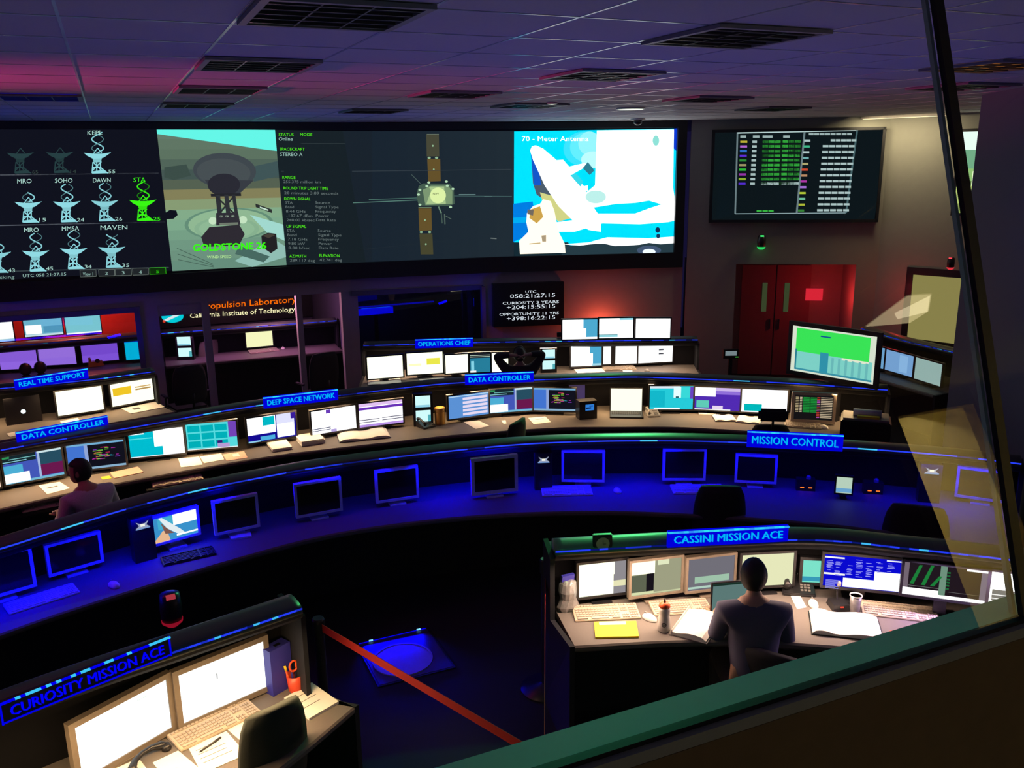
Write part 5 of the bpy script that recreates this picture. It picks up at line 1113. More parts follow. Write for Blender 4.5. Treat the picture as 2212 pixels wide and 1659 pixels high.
for i, (dx, dy, m_, nm) in enumerate(((-0.022, 0.004, 'orange', 'orange marker with green cap leaning left in the red cup'), (-0.008, 0.018, 'bluebin', 'blue marker standing in the pen cup'), (0.012, 0.02, 'redpaper', 'dark red marker standing in the pen cup'), (0.026, -0.004, 'greyplastic', 'grey pen standing in the pen cup'))):
    mk = thing('marker', nm, 'marker', (p.x+dx, p.y+dy, DZ+0.012)); lean_ = dx*1.2
    MB().tube([(0, 0, 0), (lean_*0.8, 0, 0.11)], 0.006, 10).obj('barrel', m_, mk, True); MB().tube([(lean_*0.8, 0, 0.11), (lean_, 0, 0.138)], 0.0065, 10).obj('cap', 'yellow' if i == 0 else m_, mk, True)
t = sheet('clipboard with printed sheet at the right corner of the near left desk', [(614, 1512), (674, 1479), (732, 1520), (668, 1557)], 'paper', th=0.014, name='notepad', cat='notepad', lines=3)
# end panel lit blue by an LED, that light painted into the box colour
p = at(602, 1470, 0.80)
ph = thing('blue_end_panel', 'upright end panel with LED light painted blue, right of the near left monitors', 'console end panel', (p.x, p.y, DZ), 0.5)
MB().box((0, 0, 0.13), (0.13, 0.07, 0.26)).obj('box', 'bluebin', ph); MB().box((0, -0.01, 0.262), (0.035, 0.02, 0.006)).obj('tray', 'chrome', ph)  # chrome piece on top stands in for the LED spot
# bright curved console
sheet('cream page with a pen drawing left of the man at far left', [(83, 1049), (129, 1041), (151, 1055), (102, 1068)], mark=(0.2, 0.4, 0.7, 0.5, 'ink'))
sheet('pinkish document right of the man at far left', [(238, 1022), (298, 1009), (310, 1021), (247, 1034)], 'salmon', th=0.006)
sheet('tiny yellow note beside the pinkish document', [(217, 1031), (236, 1028), (241, 1033), (222, 1036)], 'yellow')
sheet('cream page, left of three below the nine tile monitor', [(385, 991), (430, 987), (438, 1004), (391, 1010)], th=0.003)
sheet('cream page, middle of three below the nine tile monitor', [(432, 987), (478, 980), (484, 993), (441, 1001)], th=0.003)
sheet('salmon page, right of three below the nine tile monitor', [(481, 982), (527, 975), (535, 989), (490, 996)], 'salmon', th=0.003, mark=(0.4, 0.2, 0.7, 0.6, 'paper'))
stack('cream document stack left of the thick one on the bright console', [(574, 960), (617, 954), (632, 970), (592, 977)], 4)
stack('thick paper stack with pale cover between two open binders, bright console', [(638, 950), (688, 943), (702, 957), (654, 965)], 7, th=0.05)
binder('big open binder with bright pages under the white monitors', [(722, 933), (833, 925), (842, 944), (738, 958)], 0.03, 0.5)
sheet('yellow folded page in front of the pale blue monitor', [(1000, 911), (1034, 909), (1057, 920), (1028, 927)])
sheet('cream page right of the black chair corner at centre', [(1141, 903), (1178, 900), (1190, 912), (1153, 917)], mark=(0.3, 0.3, 0.8, 0.38, 'ink'))
sheet('small page sliver left of the black chair corner', [(1083, 909), (1092, 908), (1094, 915), (1088, 916)])
sheet('yellow note pad below the purple monitor', [(1508, 889), (1545, 890), (1546, 897), (1510, 896)], 'paper', th=0.01)
binder('open binder below the purple monitor at right', [(1541, 899), (1585, 899), (1590, 911), (1544, 911)], 0.02, 0.5, name='open_binder')
binder('second open binder left of the empty headrest', [(1590, 900), (1640, 904), (1648, 918), (1594, 913)], 0.02, 0.5, name='open_binder')
keyboard('cream keyboard in front of the green and white table monitor', [(1702, 907), (1766, 911), (1768, 925), (1700, 921)])
for lb, qd in (('far left, below the cream page with a pen drawing', [(45, 1090), (143, 1070), (150, 1092), (50, 1112)]), ('right of the man, below the pinkish document', [(325, 1040), (433, 1024), (440, 1036), (331, 1056)])):
    keyboard('brownish tray keyboard '+lb, qd, z=0.665, group='tray keyboards of the bright console')
    cen, rz_, w_, d_ = frame_of(qd, 0.665); ty = thing('keyboard_tray', 'dark pull-out tray '+lb, 'tray', (cen.x, cen.y, 0.64), rz_)
    MB().box((0, 0.03, 0.011), (0.54, 0.30, 0.022)).obj('board', 'plastic', ty); MB().box((0, 0.12, 0.044), (0.08, 0.06, 0.046)).obj('bracket', 'plastic', ty)
mouse('small pale mouse right of the cream keyboard', (1780, 922), 'white')
phone('black desk phone at the small device left of the amber jar', (921, 922), rz=0.3, s=0.8)
phone('grey phone right of the open laptop on the bright console', (1410, 898), 'greyplastic', rz=-0.3, s=0.7)
p = at(951, 916, 0.75)
j = thing('amber_jar', 'tall amber jar with pale lid between voice panel and pale blue monitor', 'jar', (p.x, p.y, DZ))
MB().lathe((0, 0, 0), [(0.050, 0), (0.055, 0.01), (0.055, 0.13), (0.052, 0.14)], 24).obj('body', 'amber', j, True); MB().lathe((0, 0, 0.14), [(0.054, 0), (0.056, 0.004), (0.056, 0.04), (0.045, 0.046)], 24).obj('lid', 'amber', j, True)
p = at(1270, 905, 0.75)
sp = thing('speaker_box', 'black desk unit with small blue screen beside the centre text monitor', 'device', (p.x, p.y, DZ), -0.15)
MB().box((0, 0.05, 0.10), (0.20, 0.12, 0.20)).obj('housing', 'plastic', sp); MB().box((0.015, -0.012, 0.13), (0.095, 0.003, 0.065), col=C3(50, 130, 220)).obj('screen', 'glow', sp)
m_ = MB(); m_.box((0.0, -0.0145, 0.125), (0.06, 0.001, 0.014), col=C3(10, 20, 60)); m_.box((0.03, -0.0145, 0.145), (0.04, 0.001, 0.012), col=C3(20, 60, 160)); m_.obj('readout', 'glow', sp)
a_, b_ = at(1241, 866, 0.86), at(1273, 866, 0.86)
bb = MB().box((0, 0, 0.10), (0.19, 0.012, 0.22)).obj('blue_sign_card', 'bluebin'); bb.location = ((a_.x+b_.x)/2, (a_.y+b_.y)/2+0.12, 0.86); bb.rotation_euler.z = -0.15; tag(bb, 'blue lit card above the black desk unit at centre', 'card')
p = at(1868, 935, 0.75)
pr = thing('printer', 'dark grey printer with white paper roll at the right end of the bright console', 'printer', (6.58, 6.20, DZ), -0.785)
MB().box((0, 0.0, 0.095), (0.46, 0.34, 0.19)).obj('body', 'plastic', pr, bevel=0.012); MB().box((0, 0.01, 0.198), (0.42, 0.28, 0.016)).obj('lid', 'greyplastic', pr)
MB().tube([(-0.12, -0.02, 0.243), (0.14, -0.02, 0.243)], 0.036, 16).obj('paper_roll', 'white', pr, True); MB().box((0.02, -0.085, 0.218), (0.20, 0.05, 0.024)).obj('paper_slot', 'yellow', pr)
# far consoles
sheet('cream notebook with black pen below the yellow block monitor', [(262, 883), (336, 868), (356, 880), (284, 894)], th=0.006, mark=(0.2, 0.35, 0.4, 0.6, 'ink'))
sheet('white card on the far left console beside the laptop', [(14, 937), (33, 933), (39, 940), (22, 944)], th=0.003)
sheet('pale page above the left data controller sign', [(130, 911), (168, 903), (174, 912), (136, 920)], th=0.003)
binder('open cream notebook below the leftmost monitor of the operations chief desk', [(795, 822), (865, 818), (867, 829), (794, 833)], 0.012, 0.5, name='open_notebook', cat='notebook')
sheet('cream page below the yellow patch monitor of the operations chief desk', [(905, 820), (958, 815), (965, 823), (915, 829)], th=0.003)
phone('beige desk phone in front of the teal monitor', (1045, 806), 'beige', rz=0.4, s=1.0)
stack('messy white papers at the left foot of the six monitor bank', [(1242, 799), (1290, 795), (1318, 806), (1246, 807)], 3, th=0.012)
keyboard('pinkish keyboard under the six monitor bank', [(1303, 790), (1371, 788), (1373, 797), (1301, 799)])
sheet('small white note right of the pinkish far keyboard', [(1345, 800), (1366, 800), (1366, 807), (1347, 807)], th=0.003)
mouse('dark mouse at the right of the six monitor bank desk', (1398, 800), 'greyplastic')
# blue console
keyboard('bright blue lit keyboard at the left edge, blue console', [(5, 1303), (158, 1260), (172, 1274), (20, 1325)], m='white', k='white', group='keyboards of the blue console')
keyboard('dark keyboard below the lit dish picture monitor', [(347, 1203), (455, 1180), (470, 1192), (352, 1220)], m='plastic', k='darkkeys', group='keyboards of the blue console')
keyboard('bright blue lit keyboard at the centre of the blue console', [(1168, 1050), (1277, 1047), (1279, 1066), (1171, 1069)], m='white', k='white', group='keyboards of the blue console')
keyboard('blue lit keyboard partly behind the dark chair back', [(1452, 1046), (1560, 1046), (1566, 1062), (1450, 1064)], m='white', k='white', group='keyboards of the blue console')
sheet('small blue lit notebook right of the dark keyboard', [(496, 1156), (540, 1149), (544, 1160), (500, 1167)], 'white', th=0.012, name='notebook', cat='notebook')
mouse('blue lit mouse right of the left edge keyboard', (246, 1262), 'white', rz=0.5)
mouse('blue lit mouse right of the centre keyboard on the blue console', (1334, 1059), 'white')
for (x, y, lb) in ((1741, 1054, 'small black unit with two orange lights left of the upright pale screen'), (1887, 1061, 'small black unit with two orange lights right of the upright pale screen')):
    p = at(x, y, 0.78); d_ = thing('speaker_unit', lb, 'device', (p.x, p.y, DZ), -0.6, 'paired orange light units on the blue console')
    MB().box((0, 0.04, 0.05), (0.15, 0.07, 0.10)).obj('housing', 'plastic', d_); MB().lathe((0.02, 0.03, 0.10), [(0.02, 0), (0.02, 0.02), (0.01, 0.03)], 12).obj('knob', 'greyplastic', d_)
    m_ = MB(); m_.box((-0.03, 0.003, 0.03), (0.03, 0.004, 0.008), col=(1.6, 0.25, 0.03)); m_.box((0.035, 0.003, 0.03), (0.03, 0.004, 0.008), col=(1.6, 0.25, 0.03)); m_.obj('lights', 'glow', d_)
# back room small things
p = at(207, 790, 0.75)
th_ = thing('toy_truck', 'small brown toy with round dial on the desk of the red back room', 'toy', (p.x, p.y, DZ), 0.2)
MB().box((0, 0, 0.035), (0.20, 0.10, 0.07), taper=0.85).obj('body', 'amber', th_); MB().lathe((0.02, -0.045, 0.075), [(0.03, 0), (0.03, -0.008)], 16, axis='Y').obj('dial', 'ink', th_); MB().box((-0.07, 0, 0.09), (0.03, 0.05, 0.05), rx=0.4).obj('arm', 'amber', th_)
keyboard('pink lit keyboard below the cream monitor in the back room', [(536, 755), (598, 748), (602, 757), (540, 764)])
mouse('small pink lit mouse in the back room', (611, 752), 'white')
for k, (x, lb) in enumerate(((296, 'left black headset ear cup pair below the lilac screens'),)): pass
# ================================================================== CHAIRS
SCL = 0.88
def office_chair(label, x, y, rz, m='fabric', head=False, seat=0.46, back=(0.48, 0.52), name='office_chair', group='office chairs', arms=True, top=1.0, lean_=0.12):
    t = thing(name, label, 'chair', (x, y, 0), rz, group); t.scale = (SCL,)*3
    for k in range(5):
        a = 2*math.pi*k/5+0.3; c, s = math.cos(a), math.sin(a)
        l = MB().tube([(0.03*c, 0.03*s, 0.10), (0.16*c, 0.16*s, 0.085), (0.30*c, 0.30*s, 0.055)], [0.022, 0.018, 0.014]).obj('leg', 'plastic', t, True)
        MB().lathe((0.30*c, 0.30*s, 0.027), [(0.027, -0.012), (0.027, 0.012)], 14, axis='Y').obj('caster', 'plastic', l)
    MB().lathe((0, 0, 0), [(0.035, 0.08), (0.035, 0.18), (0.022, 0.18), (0.022, seat-0.06)], 14).obj('column', 'plastic', t)
    MB().box((0, 0, seat-0.02), (0.50, 0.48, 0.08)).obj('seat', m, t, bevel=0.03)
    n, mm = 8, 8; w, h = back; b = MB(); vs = []; fs = []
    for side in (0, 1):
        for j in range(n+1):
            v = j/n
            for i in range(mm+1):
                u = -1+2*i/mm; ww = w/2*(1-0.16*abs(2*v-0.9)**2.2)*(1 if v < 0.9 else 0.93)
                xx = u*ww; yy = -0.22-lean_*v*h-0.055*(1-u*u)+0.03+(0.055 if side else 0)*(1-0.5*abs(u)**4); zz = seat+0.08+(top-seat-0.08)*v-0.02*(u*u)*v
                vs.append((xx, yy-(0 if side else 0.0), zz))
    o_ = (n+1)*(mm+1)
    for j in range(n):
        for i in range(mm):
            a = j*(mm+1)+i; fs.append((a, a+1, a+mm+2, a+mm+1)); fs.append((o_+a, o_+a+mm+1, o_+a+mm+2, o_+a+1))
    for i in range(mm):
        fs.append((i, o_+i, o_+i+1, i+1)); a = n*(mm+1)+i; fs.append((a, a+1, o_+a+1, o_+a))
    for j in range(n):
        a = j*(mm+1); fs.append((a, a+mm+1, o_+a+mm+1, o_+a)); a += mm; fs.append((a, o_+a, o_+a+mm+1, a+mm+1))
    b.add(vs, fs).obj('backrest', m, t, True)
    MB().tube([(0, -0.1, seat-0.05), (0, -0.27, seat-0.03), (0, -0.315, seat+0.12), (0, -0.335, seat+0.25)], 0.018).obj('back_bracket', 'plastic', t, True)
    if head:
        MB().box((0, -0.33, top+0.13), (0.33, 0.06, 0.15)).obj('headrest', m, t, bevel=0.028); MB().tube([(0, -0.32, top-0.06), (0, -0.34, top+0.1)], 0.014).obj('headrest_post', 'plastic', t)
    if arms:
        for s in (-1, 1):
            MB().tube([(0.24*s, 0.0, seat-0.04), (0.30*s, 0.0, seat+0.02), (0.30*s, 0.0, seat+0.18)], 0.014).obj('arm_post', 'plastic', t); MB().box((0.30*s, 0.02, seat+0.19), (0.06, 0.24, 0.025)).obj('armrest', 'plastic', t, bevel=0.01)
    return t
def seat_at(px, py, ztop, rz, back_off=0.30*0.88):
    "chair centre so that the top of its backrest lands on the pixel"
    p = at(px, py, ztop); return p.x-math.sin(rz)*back_off, p.y+math.cos(rz)*back_off
def chair_px(label, px, py, rz, top=1.0, **k):
    x, y = seat_at(px, py, top*SCL, rz); return office_chair(label, x, y, rz, top=top, **k)
chair_px('dark office chair, its back rising over the blue console desk', 1560, 1052, -0.5, 1.14, back=(0.46, 0.52))
chair_px('black office chair at the right end of the blue console beside the mullion', 1985, 1095, -0.8, 1.12, back=(0.52, 0.5))
chair_px('black chair with separate headrest above the mission control sign', 1668, 919, -0.55, 0.98, head=True, back=(0.46, 0.4))
chair_px('black chair turned sideways with one corner over the centre desk', 1128, 908, 0.7, 1.12)
chair_px('olive dark chair back rising at the bottom edge, near left', 600, 1532, 0.35, 1.16, m='greyfabric', back=(0.40, 0.52), arms=False)
chair_px('black high back chair standing before the doorway posts', 410, 790, 0.25, 1.12, back=(0.5, 0.55))
chair_px('black chair in the back room behind the right doorway post', 704, 762, 0.3, 1.14, back=(0.5, 0.5))
cj = chair_px('chair with an olive jacket over it behind the left doorway post', 456, 735, 0.6, 1.1, m='jacket', back=(0.44, 0.5))
# ================================================================== PEOPLE
def skin_mesh(name, chains, parent=None, m='skin', sub=2, extra=None):
    "chains: list of lists of (x,y,z,r[,r2]); first point of a chain may repeat an existing point to branch from it"
    vs, es, rs = [], [], []; idx = {}
    for ch in chains:
        prev = None
        for p in ch:
            key = (round(p[0], 4), round(p[1], 4), round(p[2], 4))
            if key not in idx: idx[key] = len(vs); vs.append(p[:3]); rs.append((p[3], p[4] if len(p) > 4 else p[3]))
            i = idx[key]
            if prev is not None and prev != i: es.append((prev, i))
            prev = i
    me = bpy.data.meshes.new(name); me.from_pydata(vs, es, []); o = bpy.data.objects.new(name, me); COL.objects.link(o)
    md = o.modifiers.new('s', 'SKIN'); md.use_smooth_shade = True
    for i, r in enumerate(rs): me.skin_vertices[0].data[i].radius = r
    me.skin_vertices[0].data[0].use_root = True
    sb = o.modifiers.new('u', 'SUBSURF'); sb.levels = sub; sb.render_levels = sub
    dg = bpy.context.evaluated_depsgraph_get(); nm = bpy.data.meshes.new_from_object(o.evaluated_get(dg))
    bpy.data.objects.remove(o); bpy.data.meshes.remove(me)
    if extra:
        bm = bmesh.new(); bm.from_mesh(nm)
        for g_ in extra:
            t2 = bpy.data.meshes.new('x'); t2.from_pydata(g_.v, [], g_.f); bm.from_mesh(t2); bpy.data.meshes.remove(t2)
        bm.to_mesh(nm); bm.free()
    nm.name = name; nm.materials.clear(); nm.materials.append(M[m])
    for p in nm.polygons: p.use_smooth = True; p.material_index = 0
    o = bpy.data.objects.new(name, nm); COL.objects.link(o)
    if parent: o.parent = parent
    return o
def ellipsoid(c, r, n=16, m=10, rot=None):
    b = MB(); vs = []; fs = []
    for j in range(m+1):
        a = math.pi*j/m
        for k in range(n):
            q = 2*math.pi*k/n; v = Vector((r[0]*math.sin(a)*math.cos(q), r[1]*math.sin(a)*math.sin(q), r[2]*math.cos(a)))
            if rot: v = rot @ v
            vs.append(v+Vector(c))
    for j in range(m):
        for k in range(n): fs.append((j*n+k, (j+1)*n+k, (j+1)*n+(k+1) % n, j*n+(k+1) % n))
    return b.add(vs, fs)
def hand(wr, d, up_, s=1, curl=0.5):
    "wr wrist point, d direction of fingers, up_ back of hand normal"
    wr, d, up_ = Vector(wr), Vector(d).normalized(), Vector(up_).normalized(); sd = d.cross(up_).normalized()*s
    ch = []; palm = wr+d*0.05
    ch.append([tuple(wr)+(0.026, 0.02), tuple(palm)+(0.036, 0.017), tuple(wr+d*0.085)+(0.034, 0.013)])
    fingers = []
    for k, (o, L) in enumerate(((-0.030, 0.072), (-0.010, 0.082), (0.011, 0.076), (0.030, 0.058))):
        b = wr+d*0.085+sd*o; a = b+d*L*0.45-up_*L*0.10*curl; c = a+d*L*0.28-up_*L*0.25*curl; e = c+d*L*0.2-up_*L*0.30*curl
        fingers.append([tuple(b-d*0.015)+(0.0105,), tuple(b)+(0.010,), tuple(a)+(0.0095,), tuple(c)+(0.0085,), tuple(e)+(0.007,)])
    b = wr+d*0.03-sd*0.026
    fingers.append([tuple(b)+(0.012,), tuple(b+d*0.025-sd*0.026)+(0.0115,), tuple(b+d*0.052-sd*0.034-up_*0.008)+(0.0095,), tuple(b+d*0.07-sd*0.032-up_*0.014)+(0.008,)])
    return ch, fingers
def person(label, x, y, rz, shirt='navy', head_yaw=0.0, lean_=0.12, seat=0.52, armL=None, armR=None, hair='hair', group=None, s=1.0, head_fwd=0.0, headset=False):
    "seated figure, facing +y of its own frame; elbows and wrists given in that frame"
    t = thing('person', label, 'person', (x, y, 0), rz, group); t.scale = (SCL,)*3
    pel = (0, 0, seat+0.08); ws = (0, lean_*0.3, seat+0.24); ch = (0, lean_*0.8, seat+0.42); sh = (0, lean_*1.05, seat+0.55); nk = (0, lean_*1.2+0.005, seat+0.64); hb = (0, lean_*1.35+0.02+head_fwd, seat+0.68)
    shl = (-0.185, lean_*1.0, seat+0.535); shr = (0.185, lean_*1.0, seat+0.535)
    eL, wL = armL or ((-0.27, 0.10, seat+0.28), (-0.20, 0.36, seat+0.31)); eR, wR = armR or ((0.27, 0.10, seat+0.28), (0.20, 0.36, seat+0.31))
    kn = lambda q: (0.15*q, 0.44, seat+0.04); an = lambda q: (0.15*q, 0.42, 0.09); to = lambda q: (0.16*q, 0.56, 0.045)
    mid = lambda a, b, k=0.5: tuple(a[i]*(1-k)+b[i]*k for i in range(3))
    body = [[pel+(0.15, 0.11), ws+(0.135, 0.10), ch+(0.16, 0.115), sh+(0.12, 0.085), nk+(0.055,), hb+(0.055,)]]
    for q, S_, E_, W_ in ((-1, shl, eL, wL), (1, shr, eR, wR)):
        body.append([sh+(0.12, 0.085), S_+(0.062,), mid(S_, E_)+(0.048,), E_+(0.040,), mid(E_, W_)+(0.036,), W_+(0.026,)])
        hp = (0.09*q, 0.02, seat+0.06); body.append([pel+(0.15, 0.11), hp+(0.10,), mid(hp, kn(q))+(0.085,), kn(q)+(0.060,), mid(kn(q), an(q), 0.4)+(0.055,), an(q)+(0.038,), to(q)+(0.035,)])
    R_ = Matrix.Rotation(head_yaw, 3, 'Z'); hc = Vector(hb)+Vector((0, 0.015, 0.085))
    def hp_(v): return hc+R_ @ Vector(v)
    ex = [ellipsoid(hc, (0.075, 0.094, 0.105), 20, 14, R_), ellipsoid(hp_((0, 0.025, -0.065)), (0.052, 0.062, 0.055), 14, 10, R_), ellipsoid(hp_((0, 0.10, -0.018)), (0.013, 0.020, 0.024), 10, 8, R_), ellipsoid(hp_((0, 0.078, -0.06)), (0.024, 0.012, 0.009), 10, 8, R_)]
    for q in (-1, 1): ex += [ellipsoid(hp_((0.079*q, -0.005, -0.01)), (0.010, 0.020, 0.032), 10, 8, R_), ellipsoid(hp_((0.03*q, 0.082, 0.0)), (0.013, 0.010, 0.009), 10, 8, R_)]
    fin = []
    for q, E_, W_ in ((-1, eL, wL), (1, eR, wR)):
        d = (Vector(W_)-Vector(E_)).normalized(); c1, f1 = hand(W_, d+Vector((0, 0.3, -0.2)), (0, 0, 1), -q, 0.8)
        body.append(c1[0]); fin += f1
    fm = []
    for f in fin:
        g_ = MB(); g_.tube([p[:3] for p in f], [p[3] for p in f], 8); fm.append(g_)
    skin_mesh('body', body, t, 'skin', 2, ex+fm)
    k = 0.013
    top = [[pel+(0.165, 0.13), ws+(0.16, 0.125), ch+(0.19, 0.145), sh+(0.155, 0.12), (nk[0], nk[1]-0.004, nk[2]-0.015, 0.074)]]
    for q, S_, E_, W_ in ((-1, shl, eL, wL), (1, shr, eR, wR)):
        top.append([sh+(0.155, 0.12), S_+(0.086,), mid(S_, E_)+(0.066,), E_+(0.056,), mid(E_, W_)+(0.050,), mid(E_, W_, 0.9)+(0.040,)])
    skin_mesh('sweater', top, t, shirt)
    leg = [[(0, -0.01, seat+0.10, 0.158, 0.12), pel+(0.165, 0.128)]]
    for q in (-1, 1):
        hp = (0.09*q, 0.02, seat+0.06); leg.append([pel+(0.165, 0.128), hp+(0.115,), mid(hp, kn(q))+(0.10,), kn(q)+(0.074,), mid(kn(q), an(q), 0.4)+(0.068,), mid(kn(q), an(q), 0.92)+(0.058,)])
    skin_mesh('trousers', leg, t, 'trousers')
    for q in (-1, 1): MB().box((0.155*q, 0.50, 0.04), (0.09, 0.27, 0.075)).obj('shoe', 'plastic', t, bevel=0.025)
    # hair: cap over the skull, open at the face
    hv = ellipsoid((0, 0, 0), (0.084, 0.102, 0.113), 28, 18); kf = []
    for f in hv.f:
        c = sum((Vector(hv.v[i]) for i in f), Vector())/len(f)
        if c.z > 0.055-0.0*c.y or (c.y < 0.015 and c.z > -0.092): kf.append(f)
    hv.f = kf; hv.c = [(1, 1, 1)]*len(kf); rr = random.Random(5)
    hv.v = [tuple(hc+R_ @ (Vector(v)*(1+rr.uniform(-0.012, 0.02)))) for v in hv.v]
    h_ = hv.obj('hair', hair, t, True); sd = h_.modifiers.new('t', 'SOLIDIFY'); sd.thickness = 0.010; sd.offset = -0.6
    if headset:
        MB().tube([hp_((0.092*math.sin(a), -0.005, 0.118*math.cos(a))) for a in [(-1+2*i/14)*1.65 for i in range(15)]], 0.007, 8).obj('headset_band', 'plastic', t, True)
        for q in (-1, 1): MB().lathe(tuple(hp_((0.083*q, -0.005, -0.01))), [(0.030, 0), (0.033, 0.008*q), (0.026, 0.020*q)], 16, axis='X').obj('ear_cup', 'plastic', t)
    return t
def sit_person(label, hx, hy, zhead, rz, **k):
    p = at(hx, hy, zhead); lean_ = k.get('lean_', 0.12); oy = (lean_*1.35+0.035+k.get('head_fwd', 0))*SCL
    x, y = p.x+math.sin(rz)*oy, p.y-math.cos(rz)*oy
    person(label, x, y, rz, **k); return x, y
rz1 = -0.50
x1_, y1_ = sit_person('seated man in dark slate sweater seen from behind at the near right console', 1629, 1228, 1.17, rz1, lean_=0.10, head_yaw=0.0,
    armL=((-0.245, 0.15, 0.80), (-0.20, 0.38, 0.875)), armR=((0.24, 0.14, 0.80), (0.18, 0.38, 0.875)))
office_chair('black office chair the man in the dark sweater sits on', x1_+0.17, y1_-0.02, rz1-0.5, top=0.90, back=(0.52, 0.42), lean_=0.05, arms=False)
rz2 = 0.55
x2_, y2_ = sit_person('seated person in grey checked shirt at the far left of the bright console', 171, 1006, 1.17, rz2, shirt='greyshirt', lean_=0.12, head_yaw=0.7,
    armL=((-0.27, 0.14, 0.80), (-0.16, 0.36, 0.875)), armR=((0.27, 0.14, 0.80), (0.20, 0.34, 0.875)))
office_chair('chair under the person in the grey checked shirt', x2_, y2_, rz2, top=0.80, back=(0.46, 0.30), lean_=0.05, arms=False)
rz3 = -0.25
x3_, y3_ = sit_person('dark silhouetted person with both arms folded up behind the head at the operations chief desk', 1122, 762, 1.15, rz3, shirt='darkcloth', lean_=0.0, headset=True,
    armL=((-0.34, 0.02, 1.28), (-0.12, -0.06, 1.30)), armR=((0.34, 0.02, 1.28), (0.12, -0.06, 1.30)))
office_chair('chair under the dark silhouetted person', x3_, y3_, rz3, top=0.90, back=(0.48, 0.40), lean_=0.02, arms=False)
# two dark egg shaped speakers on the red room desk
for x, y, lb in ((57, 812, 'left egg shaped black speaker below the lilac screens'), (89, 808, 'right egg shaped black speaker below the lilac screens')):
    p = at(x, y, 0.75); t = thing('desk_speaker', lb, 'speaker', (p.x, p.y, DZ), 0, 'egg shaped speakers in the red back room')
    ellipsoid((0, 0, 0.09), (0.078, 0.07, 0.085), 18, 12).obj('housing', 'plastic', t, True); MB().lathe((0, 0, 0), [(0.05, 0), (0.05, 0.012), (0.03, 0.02)], 16).obj('foot', 'plastic', t)
# ================================================================== FLOOR: barrier belts, plaque
def stanchion(label, x, y, h=0.95):
    t = thing('stanchion', label, 'barrier post', (x, y, 0), 0, 'belt barrier posts')
    MB().lathe((0, 0, 0), [(0.17, 0), (0.17, 0.012), (0.05, 0.035), (0.032, 0.05)], 28).obj('base', 'plastic', t, True)
    MB().lathe((0, 0, 0), [(0.030, 0.04), (0.030, h-0.10)], 18).obj('post', 'plastic', t); MB().lathe((0, 0, h-0.10), [(0.036, 0), (0.036, 0.09), (0.030, 0.10)], 18).obj('head', 'plastic', t)
    return t
b0 = at(1176, 1640, 0.90); b1 = at(688, 1352, 0.90); b2 = at(1178, 1222, 0.90)
stanchion('black barrier post hidden behind the gallery ledge where both red belts meet', b0.x, b0.y); stanchion('black barrier post at the far end of the wide red belt', b1.x, b1.y); stanchion('black barrier post with green glint left of the near right console', b2.x, b2.y)
def belt(label, a, b):
    d = (b-a); L = math.hypot(d.x, d.y); t = MB().box((L/2, 0, 0), (L-0.075, 0.003, 0.048)).obj('barrier_belt', 'belt'); t.location = (a.x, a.y, 0.90); t.rotation_euler.z = math.atan2(d.y, d.x); tag(t, label, 'barrier belt', 'red barrier belts'); return t
belt('wide red barrier belt running diagonally across the dark floor', b0, b1); belt('red barrier belt seen edge on beside the near right console', b0, b2)
pc_ = [at(780, 1392, 0), at(914, 1361, 0), at(980, 1442, 0), at(822, 1486, 0)]; cx = sum((p.x for p in pc_))/4; cy = sum((p.y for p in pc_))/4
pq_ = thing('floor_plaque', 'square blue glowing floor plaque with a round emblem', 'plaque', (cx, cy, 0), 0)
MB().box((0, 0, 0.004), (0.56, 0.60, 0.008)).obj('frame', 'blackframe', pq_); MB().box((0, 0, 0.0095), (0.53, 0.57, 0.003)).obj('plate', 'plate', pq_)
dm = MB().lathe((-0.03, -0.05, 0.011), [(0.215, 0), (0.215, 0.008), (0.20, 0.008), (0.198, 0.004), (0.01, 0.004)], 48).obj('emblem_disc', 'plaque', pq_)
bz_ = MB(); 
for sx in (-0.17, 0.20): bz_.box((sx, 0.285, 0.02), (0.03, 0.008, 0.008), col=(0.3, 0.9, 1.6))
bz_.box((0.0, 0.288, 0.014), (0.52, 0.004, 0.004), col=(0, 0, 1.0)); bz_.obj('led', 'glow', pq_)
area('plaque_led', (cx, cy+0.29, 0.06), (cx-0.02, cy-0.25, 0.0), 0.45, 0.02, 2.2, BLUE, math.radians(70))
# ================================================================== WALL LAMPS
def can(label, p, rz, c, s=1.0, pole=None):
    t = thing('wall_spotlight', label, 'spotlight', p, rz, 'two lens coloured spotlights')
    MB().lathe((0, 0, 0), [(0.02*s, -0.10*s), (0.055*s, -0.085*s), (0.062*s, 0), (0.055*s, 0.085*s), (0.02*s, 0.10*s)], 20).obj('housing', 'plastic', t, True)
    MB().lathe((0, 0, 0), [(0.03*s, -0.115*s), (0.058*s, -0.09*s), (0.060*s, -0.075*s)], 20, col=tuple(x*0.9 for x in c)).obj('lower_lens', 'glow', t)
    MB().box((0, -0.045*s, 0.085*s), (0.05*s, 0.03*s, 0.02*s), col=tuple(min(1.5, x*1.2+0.03) for x in c)).obj('upper_lens', 'glow', t)
    MB().box((0, 0.065*s, 0), (0.03*s, 0.06*s, 0.05*s)).obj('bracket', 'plastic', t)
    if pole: MB().tube([(0, 0.09*s, 0), (0, 0.09*s, -pole)], 0.012).obj('pole', 'plastic', t); MB().lathe((0, 0.09*s, -pole), [(0.09, 0), (0.09, 0.01), (0.02, 0.02)], 16).obj('foot', 'plastic', t)
    return t
p = onplane(1645, 522, K0-kn*0.11, K1-kn*0.11); can('black spotlight with green lens on the wall below the status board', p, ang, (0.03, 0.8, 0.15))
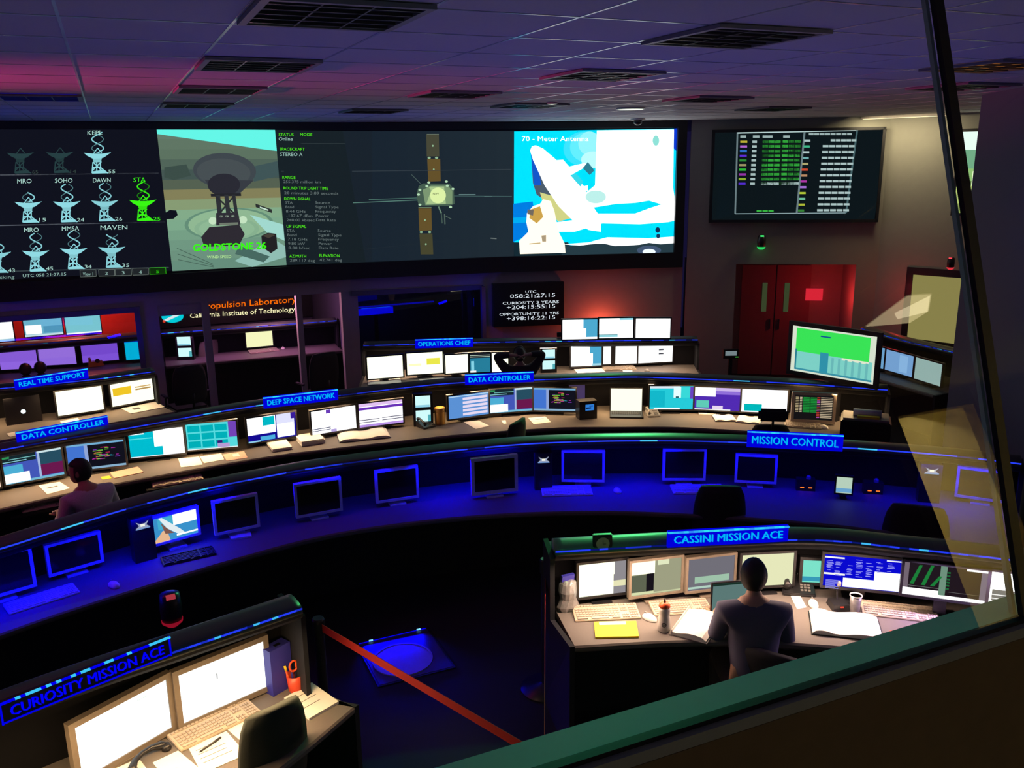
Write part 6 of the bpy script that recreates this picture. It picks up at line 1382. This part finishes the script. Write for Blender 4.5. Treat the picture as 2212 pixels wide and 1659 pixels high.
p = onplane(2054, 568, K1+Vector((nR.x, nR.y))*0.11, K2+Vector((nR.x, nR.y))*0.11); can('small black spotlight with red lenses on the right wall beside the mullion', p, -1.2, (0.9, 0.04, 0.06), 0.8)
p = at(369, 1312, 0.72); can('red lit lamp on a pole behind the near left console', p, 0.1, (0.30, 0.005, 0.02), 1.1, pole=0.72)
p = at(1578, 764, 0.95); q_ = thing('wall_telephone', 'small unit with pale screen and green light in the dark corner by the door', 'device', (p.x, p.y, p.z), -0.4)
MB().box((0, 0, 0), (0.20, 0.05, 0.12)).obj('housing', 'plastic', q_); MB().box((0, -0.027, 0.01), (0.15, 0.003, 0.06), col=C3(120, 135, 140)).obj('screen', 'glow', q_); MB().box((0.08, -0.028, -0.04), (0.04, 0.003, 0.008), col=(0.1, 0.9, 0.1)).obj('indicator', 'glow', q_)
MB().box((0, 0.0, -0.5), (0.05, 0.04, 0.9)).obj('post', 'plastic', q_)
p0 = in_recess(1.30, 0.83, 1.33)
rs = MB().box((0, 0, 0), (0.26, 0.012, 0.19), col=(0.75, 0.02, 0.04)).obj('red_notice', 'glow'); rs.location = p0; rs.rotation_euler.z = ang; tag(rs, 'red notice with painted glow on the wall right of the double door', 'notice')  # notice is no lamp; its brightness is put in as glow
# window room: hanging fixture and dim blue sign
p = onplane(980, 628, (0, 14.0), (1, 14.0)); fx = thing('projector', 'projector hanging in the dark back room behind the operations chief sign', 'projector', (p.x, p.y, p.z))
MB().box((0, 0, 0), (0.34, 0.26, 0.08)).obj('housing', 'greyplastic', fx); MB().box((0, 0, (1.94-p.z)/2+0.01), (0.03, 0.03, 1.94-p.z)).obj('mount', 'plastic', fx); m_ = MB(); m_.box((0.0, -0.135, 0.02), (0.20, 0.004, 0.02), rx=0.1, col=C3(190, 180, 150)); m_.obj('lamp_slit', 'glow', fx)
p = onplane(812, 672, (0, 14.5), (1, 14.5)); s_ = thing('name_sign', 'dim blue lit sign in the dark back room right of the doorway', 'sign', p, 0.0, 'lit name signs on the consoles')
MB().box((0, 0, 0), (0.60, 0.03, 0.11), col=(0, 0, 0.75)).obj('panel', 'glow', s_); MB().box((0, -0.01, 0.06), (0.5, 0.03, 0.008), col=(0, 0.05, 0.9)).obj('top_edge', 'glow', s_); MB().box((0, 0.02, -0.6), (0.06, 0.03, 1.1)).obj('stand', 'plastic', s_)
